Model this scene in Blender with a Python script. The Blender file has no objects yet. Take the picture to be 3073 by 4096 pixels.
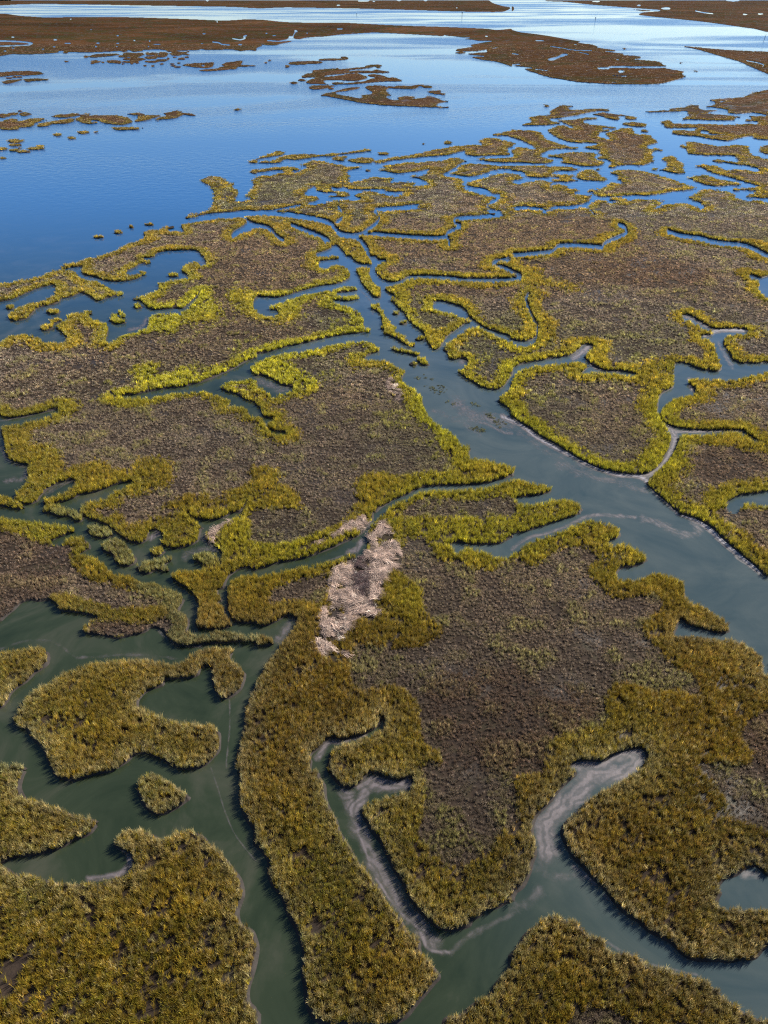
import bpy, math, random
import numpy as np
from mathutils import Vector, kdtree
from mathutils.geometry import delaunay_2d_cdt

scene = bpy.context.scene
C = scene.collection
rng = np.random.default_rng(7)
random.seed(7)

# ------------------------------------------------------------------ camera (drone, 55 m up)
CAM_H = 55.0
PITCH = math.atan((1106.0 + 30.0) / 1536.4)        # horizon just above the frame
cam_d = bpy.data.cameras.new('camera')
cam_d.sensor_fit = 'VERTICAL'
cam_d.sensor_height = 24.0
cam_d.lens = 12.0 / (1106.0 / 1536.4)
cam_d.clip_start = 0.5
cam_d.clip_end = 60000.0
cam = bpy.data.objects.new('camera', cam_d)
C.objects.link(cam)
cam.location = (0, 0, CAM_H)
cam.rotation_euler = (math.pi / 2 - PITCH, 0, 0)
scene.camera = cam

# ------------------------------------------------------------------ sky and sun
SUN_AZ = math.radians(57)        # to the right of the view direction (+Y), clockwise
SUN_EL = math.radians(36)
world = bpy.data.worlds.new('World')
scene.world = world
world.use_nodes = True
wn = world.node_tree.nodes; wl = world.node_tree.links
bg = wn['Background']
sky = wn.new('ShaderNodeTexSky')
sky.sky_type = 'NISHITA'
sky.sun_disc = False
sky.sun_elevation = SUN_EL
sky.sun_rotation = SUN_AZ
sky.altitude = 0
sky.air_density = 1.0
sky.dust_density = 0.0
sky.ozone_density = 6.0
wl.new(sky.outputs[0], bg.inputs[0])
bg.inputs[1].default_value = 0.07
sun_d = bpy.data.lights.new('sun', 'SUN')
sun_d.energy = 5.0
sun_d.angle = math.radians(0.5)
sun_d.color = (1.0, 0.93, 0.82)
sun = bpy.data.objects.new('sun', sun_d)
C.objects.link(sun)
sdir = Vector((math.sin(SUN_AZ) * math.cos(SUN_EL), math.cos(SUN_AZ) * math.cos(SUN_EL), math.sin(SUN_EL)))
sun.rotation_euler = sdir.to_track_quat('Z', 'Y').to_euler()
sun.location = (80, 60, 120)

scene.view_settings.view_transform = 'Standard'
scene.view_settings.look = 'None'
scene.view_settings.exposure = 1.15
scene.view_settings.gamma = 1.0
scene.cycles.max_bounces = 6
scene.cycles.transparent_max_bounces = 8
scene.cycles.use_denoising = False
scene.cycles.filter_width = 1.2
scene.cycles.sample_clamp_indirect = 3.0
scene.cycles.sample_clamp_direct = 8.0
# ---------------------------------------------------------------------------------------------
# Outlines of marsh and water, read off the photograph as pixel directions in tiles.
# They are cast on to the marsh plane below; every shape gets its distance from the flat ground.
# L land outline, W water outline, w water stroke, E land islets, e small ponds (centre and half axes)
# S short-grass interior, T tall clumps, B bare mud, K wrack, D detritus, P plants in shallow water
# ---------------------------------------------------------------------------------------------
TILES = []
def tile(x0, y0, w, h, base, ops): TILES.append((x0, y0, w, h, base, ops))

tile(0, 3072, 1024, 1024, 0, [
('L', "330 -60 350 0 370 35 430 60 500 65 560 45 640 25 720 10 790 -10 800 -60"),
('L', "-60 -60 150 -60 150 0 125 60 110 130 150 185 250 210 350 240 430 275 500 305 570 310 625 335 600 385 560 425 480 450 420 490 330 525 220 550 110 560 -60 565"),
('L', "905 70 930 40 980 28 1030 50 1080 75 1120 105 1170 135 1210 165 1200 200 1150 240 1090 275 1040 288 990 270 950 230 920 170 905 120"),
('L', "-60 690 100 690 200 690 300 720 420 740 520 745 620 740 700 720 790 700 850 665 880 610 870 560 830 525 770 500 755 470 790 410 870 390 950 405 990 430 1040 470 1100 440 1160 400 1240 400 1300 420 1340 470 1400 520 1460 580 1510 650 1545 710 1565 800 1545 870 1525 930 1545 1000 1610 1030 1640 1090 1655 1160 1640 1260 1620 1350 1600 1430 1600 1500 1640 1560 1650 1720 -60 1720"),
('L', "1720 -60 1550 -60 1555 0 1570 80 1560 160 1575 240 1600 300 1650 370 1720 430"),
('B', "-60 1290 60 1230 150 1170 230 1090 255 1100 180 1250 135 1380 70 1480 -60 1470"),
])
tile(1024, 3072, 1024, 1024, 0, [
('L', "-60 -60 380 -60 395 30 430 90 440 180 470 250 510 310 530 380 570 440 610 510 650 590 700 640 740 700 790 760 830 840 870 900 930 960 960 1030 1010 1080 1050 1100 1060 1170 1120 1240 1160 1290 1180 1340 1130 1400 1080 1460 1010 1540 960 1600 880 1640 760 1655 600 1642 470 1650 400 1610 370 1570 340 1500 330 1400 310 1300 320 1200 300 1100 270 1020 220 930 180 830 110 740 90 640 100 600 50 520 -60 380"),
('L', "1720 -60 480 -60 500 20 540 80 590 115 640 105 690 60 710 30 760 15 830 45 920 65 990 40 1030 70 1020 130 980 150 900 160 830 185 760 215 700 240 700 290 740 350 770 410 830 490 870 570 910 650 960 730 1000 810 1040 870 1090 930 1140 980 1200 1020 1280 1035 1370 1010 1390 970 1440 950 1480 910 1560 890 1620 850 1720 790"),
('L', "1720 1190 1650 1290 1580 1370 1540 1440 1500 1490 1460 1490 1400 1540 1330 1600 1250 1610 1230 1660 1200 1720 1720 1720"),
('S', "1120 -60 1100 100 1080 300 1050 450 1150 560 1300 640 1500 560 1600 400 1720 300 1720 -60"),
])
tile(2048, 3072, 1024, 1024, 0, [
('L', "-60 -60 400 -60 405 30 350 80 290 140 250 200 180 270 140 310 125 370 140 450 150 530 125 600 110 660 60 750 10 790 -60 850"),
('L', "830 -60 820 10 760 50 690 90 610 140 560 165 490 210 440 270 380 320 345 370 340 430 370 500 420 580 480 640 550 720 620 780 680 860 740 930 830 980 890 1040 970 1080 1050 1130 1120 1200 1200 1225 1300 1225 1400 1240 1480 1225 1560 1225 1600 1180 1640 1130 1720 1060 1720 930 1640 920 1560 915 1480 905 1400 905 1350 880 1325 840 1350 780 1330 750 1370 700 1440 680 1500 640 1580 620 1720 650 1720 -60"),
('L', "-60 1250 0 1200 60 1130 110 1050 200 985 230 960 290 950 340 980 400 980 450 1020 500 1080 560 1090 600 1130 640 1190 700 1195 780 1190 850 1240 900 1280 980 1290 1060 1310 1160 1340 1250 1370 1330 1420 1380 1480 1460 1520 1520 1570 1600 1610 1720 1660 1720 1720 -60 1720"),
('S', "1200 -60 1330 100 1400 250 1460 330 1600 380 1720 400 1720 -60"),
('S', "350 1720 400 1600 520 1540 700 1580 820 1720"),
])
tile(0, 2048, 1024, 1024, 0, [
('L', "-60 90 240 150 330 190 400 200 440 160 530 150 575 215 545 250 500 265 560 270 630 305 690 355 740 395 830 405 890 440 980 450 1060 480 1130 510 1180 545 1170 590 1150 640 1200 660 1215 710 1205 760 1250 785 1330 790 1350 800 1400 765 1450 770 1480 765 1560 785 1610 800 1720 780 1720 850 1640 830 1550 830 1450 840 1340 845 1230 860 1160 850 1100 810 1060 760 980 740 940 770 860 790 760 810 660 790 570 780 545 750 570 700 640 680 560 650 480 640 400 630 380 590 330 560 260 570 200 560 130 590 60 650 -60 680"),
('L', "-60 20 60 35 150 45 260 60 370 70 440 90 480 110 440 135 370 165 320 180 240 140 150 115 60 95 -60 90"),
('L', "570 90 620 75 690 100 730 135 700 160 640 160 590 135"),
('L', "670 190 720 160 780 175 830 230 870 280 860 330 820 345 760 320 740 270 690 255 665 220"),
('L', "980 240 1020 220 1055 240 1030 268 990 265"),
('L', "890 340 930 310 990 300 1050 285 1110 290 1090 320 1060 345 1100 360 1060 375 1000 375 960 395 910 380"),
('L', "335 -60 340 0 400 25 450 20 500 50 520 50 530 -60"),
('L', "540 -60 560 20 620 50 700 75 750 110 790 150 850 185 920 195 950 160 955 130 1010 110 1055 125 1060 160 1040 190 1080 215 1140 230 1220 215 1270 190 1290 120 1305 80 1250 40 1200 0 1150 -60"),
('L', "1000 -60 1210 -20 1250 30 1330 45 1420 40 1500 0 1540 -60"),
('L', "1560 -60 1570 10 1500 35 1400 90 1345 120 1345 170 1390 200 1430 240 1450 270 1420 320 1400 270 1340 250 1280 265 1255 290 1290 320 1330 340 1300 370 1220 370 1140 380 1115 410 1160 450 1230 490 1280 550 1300 600 1290 650 1275 700 1300 750 1340 700 1370 610 1430 560 1400 500 1440 490 1450 450 1480 410 1540 370 1600 350 1720 350 1720 -60"),
('L', "1330 745 1360 680 1370 610 1400 590 1440 600 1455 660 1500 720 1470 740 1400 755"),
('L', "1720 400 1620 405 1540 415 1500 450 1480 500 1485 560 1490 620 1510 680 1560 710 1640 710 1720 700"),
('L', "-60 930 60 900 150 880 230 865 290 885 300 950 280 1000 210 1050 160 1100 100 1140 50 1190 20 1240 -60 1300"),
('L', "90 1330 120 1380 180 1400 230 1460 290 1520 320 1600 370 1680 430 1720 600 1720 790 1630 860 1570 930 1550 1000 1570 1080 1600 1130 1640 1220 1655 1310 1640 1370 1590 1410 1540 1415 1470 1405 1400 1340 1375 1230 1365 1130 1345 1060 1325 980 1295 910 1270 880 1235 920 1180 980 1140 1040 1120 1060 1080 1150 1070 1260 1060 1290 1010 1350 985 1385 1010 1390 1100 1410 1160 1450 1200 1500 1185 1550 1140 1580 1060 1570 1010 1500 960 1480 940 1510 890 1480 875 1400 870 1310 890 1240 920 1190 960 1100 975 980 960 830 950 680 965 560 985 450 1020 350 1080 240 1130 180 1190 140 1250 120 1300"),
('L', "-60 1630 60 1625 140 1640 160 1720 -60 1720"),
('L', "1720 1100 1660 1150 1630 1200 1600 1290 1590 1400 1570 1480 1550 1560 1545 1720 1720 1720"),
('S', "-60 140 280 200 450 215 450 330 560 420 750 480 900 520 1080 590 900 620 750 620 650 600 400 530 300 560 -60 700"),
('S', "560 720 700 690 900 720 1090 680 1090 780 900 800 600 790"),
('S', "600 -60 640 10 800 10 820 70 900 60 1000 20 1150 0 1200 -60"),
('R', "-60 100 300 180 460 220 440 340 400 480 280 580 -60 720"),
('R', "540 680 760 690 1000 740 1000 800 560 800"),
('K', "1345 150 1365 115 1430 85 1500 45 1510 55 1440 105 1400 150 1440 215 1420 215 1370 180"),
('V', "560 70 730 100 890 280 830 360 650 240 560 140"), ('V', "880 290 1120 280 1110 380 900 400"), ('V', "1250 250 1420 240 1430 330 1280 330"),
('V', "1090 640 1220 640 1230 780 1660 770 1660 850 1200 870 1090 800"), ('V', "880 450 1190 530 1150 640 950 560"), ('V', "-60 1600 140 1600 160 1720 -60 1720"), ('V', "330 -60 530 -60 520 60 340 20"),
])
tile(1024, 2048, 1024, 1024, 1, [
('W', "-60 370 50 355 150 320 280 300 380 270 480 230 560 195 640 160 680 130 720 70 750 40 760 -60 830 -60 830 0 770 60 740 110 735 180 720 240 690 270 600 270 540 295 450 320 330 340 200 365 100 390 -60 430"),
('W', "1720 130 1620 180 1560 200 1420 205 1330 195 1270 195 1260 215 1310 260 1340 235 1400 225 1470 240 1540 275 1620 285 1720 260"),
('W', "-60 740 60 730 130 700 190 665 240 665 275 690 260 740 220 790 170 850 120 920 70 980 40 1050 0 1110 -60 1150"),
('L', "-60 780 30 790 100 820 110 850 40 860 -60 840"),
('W', "350 1720 350 1600 340 1570 400 1520 440 1480 490 1450 560 1460 630 1445 720 1420 790 1370 800 1300 850 1370 780 1420 720 1450 650 1480 560 1500 500 1530 490 1580 480 1640 490 1720"),
('K', "830 60 780 90 740 150 735 220 700 270 580 310 520 350 490 420 480 500 450 580 420 660 400 750 385 850 430 930 500 970 580 970 620 930 560 880 550 830 620 740 640 700 740 690 800 665 770 620 740 580 810 540 850 400 940 330 930 220 880 130"),
('D', "640 300 720 300 735 450 740 560 790 640 720 580 650 520 620 400"),
('K', "340 190 430 165 500 140 560 90 640 50 720 20 710 80 680 110 600 120 500 165 400 195"),
('S', "960 -60 1000 150 1100 150 1180 300 1300 330 1500 380 1720 400 1720 1720 1250 1720 1200 1560 1080 1480 1060 1250 980 1150 880 1120 780 1120 700 1150 620 1080 640 880 680 860 950 880 1120 850 1220 760 1100 640 1080 500 960 420 900 330 950 200"),
('S', "100 600 200 560 400 590 440 560 480 450 450 400 300 430 150 480 90 540"),
('S', "-60 150 100 200 300 170 500 90 600 10 600 -60 -60 -60"),
('R', "1100 1100 1400 1000 1720 1100 1720 1720 1250 1720 1150 1400"),
])
tile(2048, 2048, 1024, 1024, 1, [
('W', "440 -60 440 0 300 50 180 90 90 120 -60 160 -60 280 20 255 70 220 150 170 260 135 330 115 410 75 500 45 600 55 680 90 695 130 670 165 620 180 650 200 730 200 810 230 870 280 850 320 780 345 720 350 680 370 670 400 720 430 800 430 860 425 920 395 990 395 1060 420 1110 460 1120 520 1150 570 1220 595 1300 640 1380 690 1405 740 1390 770 1330 775 1230 750 1160 730 1110 690 1080 690 1060 740 1040 780 1060 800 1140 795 1240 805 1330 815 1440 820 1530 860 1580 890 1620 950 1620 1020 1660 1050 1720 1080 1720 460 1650 410 1600 360 1530 300 1470 250 1400 190 1330 120 1260 70 1180 30 1080 0 1060 -60"),
('W', "380 1720 390 1620 480 1600 590 1600 650 1560 760 1525 830 1515 880 1545 890 1590 850 1640 800 1720"),
('S', "-60 420 150 340 300 230 480 220 560 300 500 380 600 500 700 560 900 540 980 600 860 700 850 760 920 860 1050 1000 1180 1060 1200 1200 1100 1150 900 1150 700 1090 600 1200 600 1350 400 1420 240 1480 200 1620 180 1720 -60 1720"),
('S', "1300 -60 1400 60 1560 130 1600 200 1720 260 1720 -60"),
('S', "1560 1330 1500 1450 1560 1560 1600 1720 1720 1720 1720 1300"),
('R', "-60 1000 200 1100 500 1150 560 1300 400 1420 240 1480 200 1720 -60 1720"), ('R', "1560 1330 1500 1450 1560 1560 1600 1720 1720 1720 1720 1300"),
])
tile(0, 1024, 1024, 1024, 1, [
('W', "-60 -60 520 -60 560 5 480 35 395 65 430 72 510 70 545 65 530 95 560 120 620 135 680 155 760 165 830 160 890 145 940 115 930 100 860 112 810 105 870 75 910 50 980 40 960 20 900 10 1000 5 1000 -60 1330 -60 1330 10 1345 45 1290 50 1290 35 1260 28 1210 40 1185 65 1190 105 1230 125 1180 140 1110 150 1040 165 1025 180 1040 190 1020 215 960 240 900 255 860 270 920 290 950 320 990 345 1060 345 1150 335 1190 345 1160 365 1080 360 990 370 970 400 960 450 900 475 820 495 760 520 735 550 680 550 690 500 690 440 660 420 620 410 570 380 600 360 550 355 490 360 440 375 440 400 390 430 360 460 390 480 420 505 440 530 420 550 330 555 280 550 250 525 210 505 150 500 60 510 -60 530"),
('L', "-60 170 40 165 130 145 220 130 300 105 350 85 430 80 490 95 500 120 560 150 620 155 670 180 730 215 795 237 760 255 700 270 640 290 600 265 560 245 520 240 460 265 400 275 370 305 310 320 240 340 200 380 160 410 90 420 60 390 70 360 110 325 180 300 270 280 340 250 365 220 360 185 300 195 230 215 160 245 90 275 30 290 -60 290"),
('E', "62 325 26 13 345 352 42 13 893 318 28 13 1125 118 28 10 770 385 50 6 780 362 25 4"),
('L', "265 450 300 430 335 435 330 415 370 395 400 405 380 425 340 440 335 470 295 480 268 470"),
('L', "705 405 750 395 810 415 790 432 740 425"),
('W', "1720 630 1650 660 1580 690 1500 735 1420 770 1350 800 1250 830 1150 850 1080 855 1000 870 940 880 880 895 800 900 760 905 860 912 960 905 1080 890 1180 875 1280 865 1350 870 1420 900 1470 915 1495 935 1470 970 1430 985 1500 965 1570 970 1600 990 1610 1020 1660 1035 1720 1050 1720 960 1640 940 1580 920 1530 890 1470 875 1430 855 1440 830 1500 800 1580 785 1640 785 1720 800 1720 770 1650 755 1630 720 1650 690 1720 660"),
('w', 14, "965 870 965 800 950 745"),
('W', "1720 265 1660 268 1635 300 1645 335 1720 360"),
('W', "-60 1060 60 1050 180 1030 300 1005 380 982 390 990 320 1025 220 1055 120 1080 50 1085 15 1100 20 1150 35 1200 45 1280 80 1320 150 1345 195 1350 180 1390 190 1430 150 1480 110 1520 100 1560 130 1590 190 1605 230 1590 250 1560 290 1520 350 1480 420 1455 480 1445 510 1460 460 1495 380 1530 310 1560 275 1590 330 1595 400 1590 470 1570 540 1535 600 1530 680 1505 760 1475 850 1455 870 1465 800 1495 740 1515 710 1550 700 1575 640 1570 560 1590 525 1630 500 1640 420 1625 350 1600 290 1610 280 1650 270 1720 -60 1720"),
('L', "-60 1545 40 1555 110 1585 155 1620 120 1635 60 1620 -60 1600"),
('w', 25, "470 1580 505 1605 515 1720"),
('w', 20, "1530 1720 1570 1650 1605 1580"),
('w', 14, "1190 345 1240 300 1280 260 1300 225"),
('T', "20 1100 220 1050 190 1150 170 1220 330 1230 400 1320 430 1400 560 1350 690 1350 770 1430 860 1430 860 1360 960 1315 1080 1330 1115 1400 1090 1470 990 1490 880 1540 600 1540 300 1600 100 1600 100 1500 190 1400 50 1290"),
('T', "960 380 1150 365 1140 480 1000 470"), ('T', "1180 390 1280 260 1430 340 1400 400 1250 420"), ('T', "1490 230 1660 230 1660 350 1540 340"),
('T', "960 780 1010 760 1130 770 1180 745 1250 750 1200 830 1000 860"),
])
tile(1024, 1024, 1024, 1024, 1, [
('W', "-60 270 60 262 150 265 230 245 330 215 430 190 520 180 590 150 605 110 585 70 545 50 490 55 450 75 405 60 410 35 470 25 540 10 540 -60 760 -60 790 15 860 25 810 40 780 75 790 110 820 145 870 165 930 160 980 135 1010 125 1100 125 1250 130 1400 145 1720 140 1720 150 1500 160 1350 150 1200 140 1060 133 1000 140 940 170 900 180 850 190 840 210 870 240 915 260 870 275 900 305 930 340 970 370 990 410 1030 450 1090 500 1110 540 1140 590 1170 605 1200 570 1230 525 1290 480 1350 440 1395 415 1330 390 1270 360 1200 345 1145 330 1150 300 1200 290 1260 305 1330 325 1370 355 1400 400 1450 435 1500 470 1580 495 1720 540 1720 560 1600 525 1520 490 1450 455 1400 450 1360 475 1300 520 1240 565 1220 600 1250 635 1270 670 1330 665 1385 680 1350 710 1315 735 1340 770 1400 810 1460 845 1540 865 1600 845 1630 800 1660 760 1720 700 1720 820 1660 850 1600 890 1575 930 1600 960 1660 995 1720 1040 1720 1370 1640 1350 1560 1330 1450 1300 1390 1295 1375 1260 1395 1240 1340 1215 1300 1180 1290 1150 1230 1110 1160 1070 1110 1020 1080 950 1060 890 1010 840 960 810 940 785 965 735 900 705 860 670 800 660 700 660 740 635 790 615 780 575 730 545 650 540 550 555 440 575 340 600 230 615 120 640 40 660 -60 690 -60 640 60 625 200 585 330 560 450 530 560 510 680 495 745 480 700 455 690 400 660 350 600 320 540 305 490 285 540 285 610 290 670 265 640 250 560 250 510 240 560 235 640 225 655 205 620 185 540 195 450 220 330 240 220 275 110 315 95 345 150 355 120 380 60 380 20 360 -60 330"),
('L', "615 -60 625 5 660 40 710 52 755 45 730 10 715 -60"),
('L', "660 70 720 65 735 75 730 115 760 165 800 200 805 260 780 270 745 235 710 200 685 160 680 130 657 100"),
('L', "755 310 790 298 800 325 830 360 820 375 780 355 755 335"),
('L', "815 380 840 378 860 410 905 460 890 480 940 490 980 540 1035 570 1000 580 950 560 900 530 830 500 840 480 805 460 825 430"),
('L', "875 592 920 590 1000 605 1055 620 1050 640 1000 628 920 612"),
('L', "1050 650 1080 650 1120 690 1100 702 1060 680"),
('L', "1090 720 1160 725 1230 770 1290 830 1350 870 1400 915 1420 935 1370 920 1310 880 1250 820 1190 770 1120 738"),
('E', "910 362 20 8 955 425 22 9 1065 525 26 13 1020 690 25 12"),
('P', "1000 700 1060 715 1180 800 1300 890 1330 930 1260 950 1150 870 1040 790"), ('P', "1350 930 1480 960 1660 1100 1650 1140 1580 1100 1500 1020 1400 980"), ('P', "1340 1070 1380 1070 1500 1105 1490 1125 1410 1115"),
('W', "-60 800 0 775 60 775 110 795 160 830 220 845 250 855 200 875 140 890 120 910 80 880 40 850 -60 830"),
('W', "-60 960 20 970 40 1000 60 1040 130 1045 80 1080 100 1120 170 1135 210 1140 180 1150 110 1140 60 1100 50 1060 0 1030 -60 1040"),
('W', "1720 1400 1600 1440 1500 1465 1400 1475 1280 1480 1150 1485 1060 1500 980 1540 900 1570 850 1600 790 1640 740 1720 830 1720 860 1640 910 1585 1000 1560 1080 1520 1180 1508 1300 1505 1420 1500 1520 1485 1620 1455 1720 1425"),
('w', 16, "1720 0 1620 18 1535 38 1590 62 1660 90 1720 110"),
('T', "-60 1375 130 1390 140 1440 60 1480 -60 1480"), ('T', "-60 1510 200 1500 270 1560 250 1660 -60 1720"), ('T', "680 1440 760 1420 900 1430 1000 1500 850 1580 700 1640 660 1560"),
('T', "580 660 680 640 700 700 640 715"), ('T', "0 670 120 640 200 700 330 790 400 850 300 900 240 830 100 770 0 750"), ('T', "60 350 280 320 250 400 120 420"),
('T', "1190 1100 1300 1170 1400 1250 1380 1330 1500 1330 1640 1370 1500 1450 1200 1470 1300 1380 1240 1270"),
('S', "1000 1600 1150 1560 1400 1580 1600 1550 1720 1590 1720 1720 930 1720 950 1650"),
('K', "850 790 900 800 940 860 960 930 930 950 890 890 850 850"),
])
tile(2048, 1024, 1024, 1024, 1, [
('b', "600 320 40 8 720 345 40 8 1040 160 30 7 1080 240 30 8 520 290 20 6 60 20 30 6 1350 480 30 6 150 40 26 6"),
('w', 20, "-60 70 0 95 40 115 62 130 20 140 -60 150"),
('w', 24, "-60 530 40 560 110 560 155 530 165 480 165 440 130 380 105 320 90 270 110 240"),
('W', "-60 750 0 720 80 695 180 675 300 655 380 640 430 600 470 570 540 580 510 600 475 640 500 680 550 720 620 740 720 745 830 765 720 757 620 750 540 745 470 750 440 760 500 710 480 690 420 675 330 685 220 695 120 710 50 735 20 780 -10 830 -60 870"),
('W', "-60 1000 0 1030 60 1075 140 1125 210 1175 280 1210 360 1260 440 1310 520 1350 600 1380 700 1400 790 1410 860 1405 900 1390 950 1350 990 1290 1020 1220 1030 1160 1000 1110 970 1060 940 1010 940 980 950 910 1000 870 1040 840 1045 760 1050 700 1080 690 1150 700 1200 725 1270 740 1330 745 1355 710 1330 640 1305 560 1270 530 1210 515 1280 505 1300 490 1240 460 1180 425 1100 392 1100 385 1140 375 1190 400 1240 430 1290 460 1340 470 1420 468 1510 472 1545 485 1500 495 1420 500 1390 520 1380 560 1400 600 1430 650 1460 685 1530 695 1620 690 1720 690 1720 735 1640 745 1540 770 1450 790 1330 790 1200 785 1150 800 1165 830 1200 880 1140 895 1070 910 1020 950 980 990 970 1020 990 1070 1040 1100 1120 1115 1220 1125 1330 1125 1430 1125 1510 1130 1540 1160 1600 1190 1720 1230 1640 1205 1560 1185 1510 1150 1430 1135 1330 1140 1250 1150 1150 1145 1095 1155 1085 1200 1060 1260 1020 1320 970 1370 920 1420 890 1450 900 1490 950 1540 1010 1590 1060 1640 1110 1720 -60 1720"),
('L', "-60 1440 40 1445 120 1455 200 1470 260 1500 230 1530 150 1545 80 1555 20 1560 40 1590 120 1600 200 1590 270 1570 350 1570 420 1590 450 1625 430 1660 430 1720 -60 1720"),
('L', "-60 1360 5 1365 15 1385 0 1400 -60 1410"),
('W', "1720 1510 1600 1530 1480 1545 1400 1580 1390 1610 1420 1640 1480 1640 1520 1600 1600 1600 1720 1610"),
('W', "1530 120 1570 122 1610 140 1650 130 1720 120 1720 260 1650 260 1620 230 1595 200 1605 160 1570 140"),
('T', "70 80 180 90 200 140 430 200 400 220 250 180 120 190 60 150"), ('T', "840 700 1040 690 1040 840 950 900 930 1000 860 950 900 850"),
('R', "1150 1250 1400 1230 1660 1250 1660 1380 1400 1450 1200 1450"), ('R', "500 20 1200 40 1300 150 900 200 600 150"),
])
tile(0, 512, 1024, 512, 0, [
('L', "1305 325 1340 305 1400 303 1450 320 1480 342 1525 355 1500 370 1535 395 1535 430 1520 460 1570 460 1630 450 1720 440 1720 540 1600 530 1500 545 1400 550 1300 565 1230 577 1195 575 1250 555 1320 530 1370 515 1385 470 1395 430 1380 390 1360 370 1320 350"),
('L', "590 840 680 810 760 780 830 740 900 725 940 700 930 670 970 655 1040 645 1090 635 1160 630 1100 645 1085 660 1150 660 1200 670 1180 640 1180 620 1240 605 1300 595 1370 588 1430 575 1500 578 1560 572 1600 600 1580 630 1530 660 1495 690 1510 705 1560 680 1620 660 1720 640 1720 900 1310 900 1310 820 1290 800 1250 792 1150 793 1060 800 1000 825 990 900 590 900"),
('L', "1598 575 1650 560 1720 560 1720 610 1650 612"), ('L', "1615 210 1650 195 1720 180 1720 225 1640 225"), ('L', "1625 275 1660 258 1720 255 1720 295 1640 295"), ('L', "1645 330 1720 300 1720 440 1610 442 1598 430 1630 400 1650 370"),
('E', "100 80 48 13 107 104 36 8 75 105 15 4 20 130 30 8 90 138 32 9 125 124 9 5 155 147 40 10 232 128 50 9 262 112 20 7 22 189 20 5 370 39 24 8 465 60 22 7 542 23 40 11 622 21 7 4 60 0 60 10 810 0 85 10 635 700 33 7 767 669 30 9 853 635 17 5 965 618 38 5"),
])
tile(1024, 512, 1024, 512, 0, [
('L', "-60 330 10 305 80 300 150 285 210 275 260 285 310 260 340 248 300 235 330 215 370 203 420 205 470 215 530 225 580 238 650 245 675 252 620 268 580 280 605 295 590 325 620 340 690 330 730 312 800 308 880 320 880 335 830 345 900 340 970 338 1035 352 1010 370 985 385 1020 370 1080 365 1130 355 1080 335 1015 315 1030 302 1090 295 1135 262 1060 280 1000 285 930 293 860 285 805 268 850 255 820 240 860 230 940 220 1010 212 1060 215 1130 205 1210 205 1240 190 1310 185 1375 210 1340 220 1300 245 1250 280 1210 295 1270 310 1340 325 1340 370 1370 400 1430 405 1500 430 1560 435 1720 420 1720 900 -60 900"),
('L', "1450 82 1500 55 1560 60 1620 75 1720 85 1720 110 1640 125 1625 140 1650 165 1620 175 1520 178 1400 180 1360 165 1365 148 1290 160 1240 175 1140 183 1030 193 950 203 860 212 800 218 780 212 840 195 900 180 980 168 1060 155 1140 135 1220 120 1300 108 1380 103 1420 98 1460 105 1475 95"),
('L', "1520 37 1600 25 1620 15 1720 15 1720 62 1640 52 1570 42"),
('L', "15 225 40 205 110 200 180 175 260 162 350 160 450 165 540 155 620 145 700 135 760 140 700 152 610 165 520 172 440 180 380 188 300 200 250 205 190 200 150 222 90 228"),
('L', "-60 205 0 190 60 170 110 150 160 140 185 155 150 175 90 185 40 195 -60 210"),
('L', "500 185 560 178 600 178 560 195 570 208 520 203"), ('L', "595 205 650 192 740 188 762 205 740 222 670 222"),
('E', "825 161 36 7 727 270 16 6 1243 90 18 12 1086 96 5 7"),
('L', "-60 265 60 255 130 245 220 243 275 258 275 272 220 275 170 272 110 275 40 285 -60 295"),
('L', "1270 290 1320 260 1320 240 1370 225 1430 220 1500 225 1560 235 1720 235 1720 265 1600 265 1530 275 1460 300 1380 315 1310 305"),
('L', "1445 195 1500 188 1600 185 1720 180 1720 218 1600 222 1500 215"),
('L', "1370 355 1400 335 1480 315 1560 290 1650 283 1720 285 1720 420 1640 415 1570 425 1540 420 1500 400 1440 385 1385 375"),
('w', 18, "1345 330 1350 380 1430 400 1500 420 1560 435 1590 445 1540 470 1505 490 1510 520 1560 540 1600 548 1560 562 1450 572 1340 580 1285 590 1300 620 1330 630 1280 655 1235 685 1250 720 1255 755"),
('w', 16, "1235 700 1180 708 1060 705 950 698 840 688 740 680 690 682 620 693"),
('w', 26, "-60 550 60 545 120 545 240 562 340 578 430 595 490 620 520 655 560 685 620 695 660 710 690 740 720 790 740 860"),
('W', "90 535 200 510 330 487 400 465 408 445 370 428 330 430 310 425 330 400 365 385 372 370 395 378 400 405 440 415 500 418 540 418 490 430 490 445 560 447 605 438 600 412 560 402 510 395 485 385 500 380 530 392 575 380 600 392 650 398 740 397 830 395 865 412 960 410 970 415 910 432 870 425 800 412 720 402 660 412 640 430 660 447 700 458 620 458 520 460 430 478 330 490 210 515"),
('w', 20, "530 508 562 545 550 585 522 610"), ('w', 18, "690 680 760 630 800 590 795 555 770 530 840 520 950 512 1060 500"),
('w', 20, "-60 625 40 632 100 655 140 700 180 725"), ('w', 18, "230 625 300 650 380 680 430 700 450 740"),
('W', "385 815 450 795 490 770 450 745 430 700 470 710 500 740 540 770 580 810 620 900 540 900 530 822 470 820 400 825"),
('L', "455 740 490 733 520 755 480 762"),
('b', "1350 720 25 5 1400 690 25 5 1300 800 30 6 1480 700 20 4 160 330 26 5 260 350 20 4 1180 400 24 4 700 590 24 6 1100 520 20 4"),
('w', 22, "650 700 700 745 730 790 740 850"),
])
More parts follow.
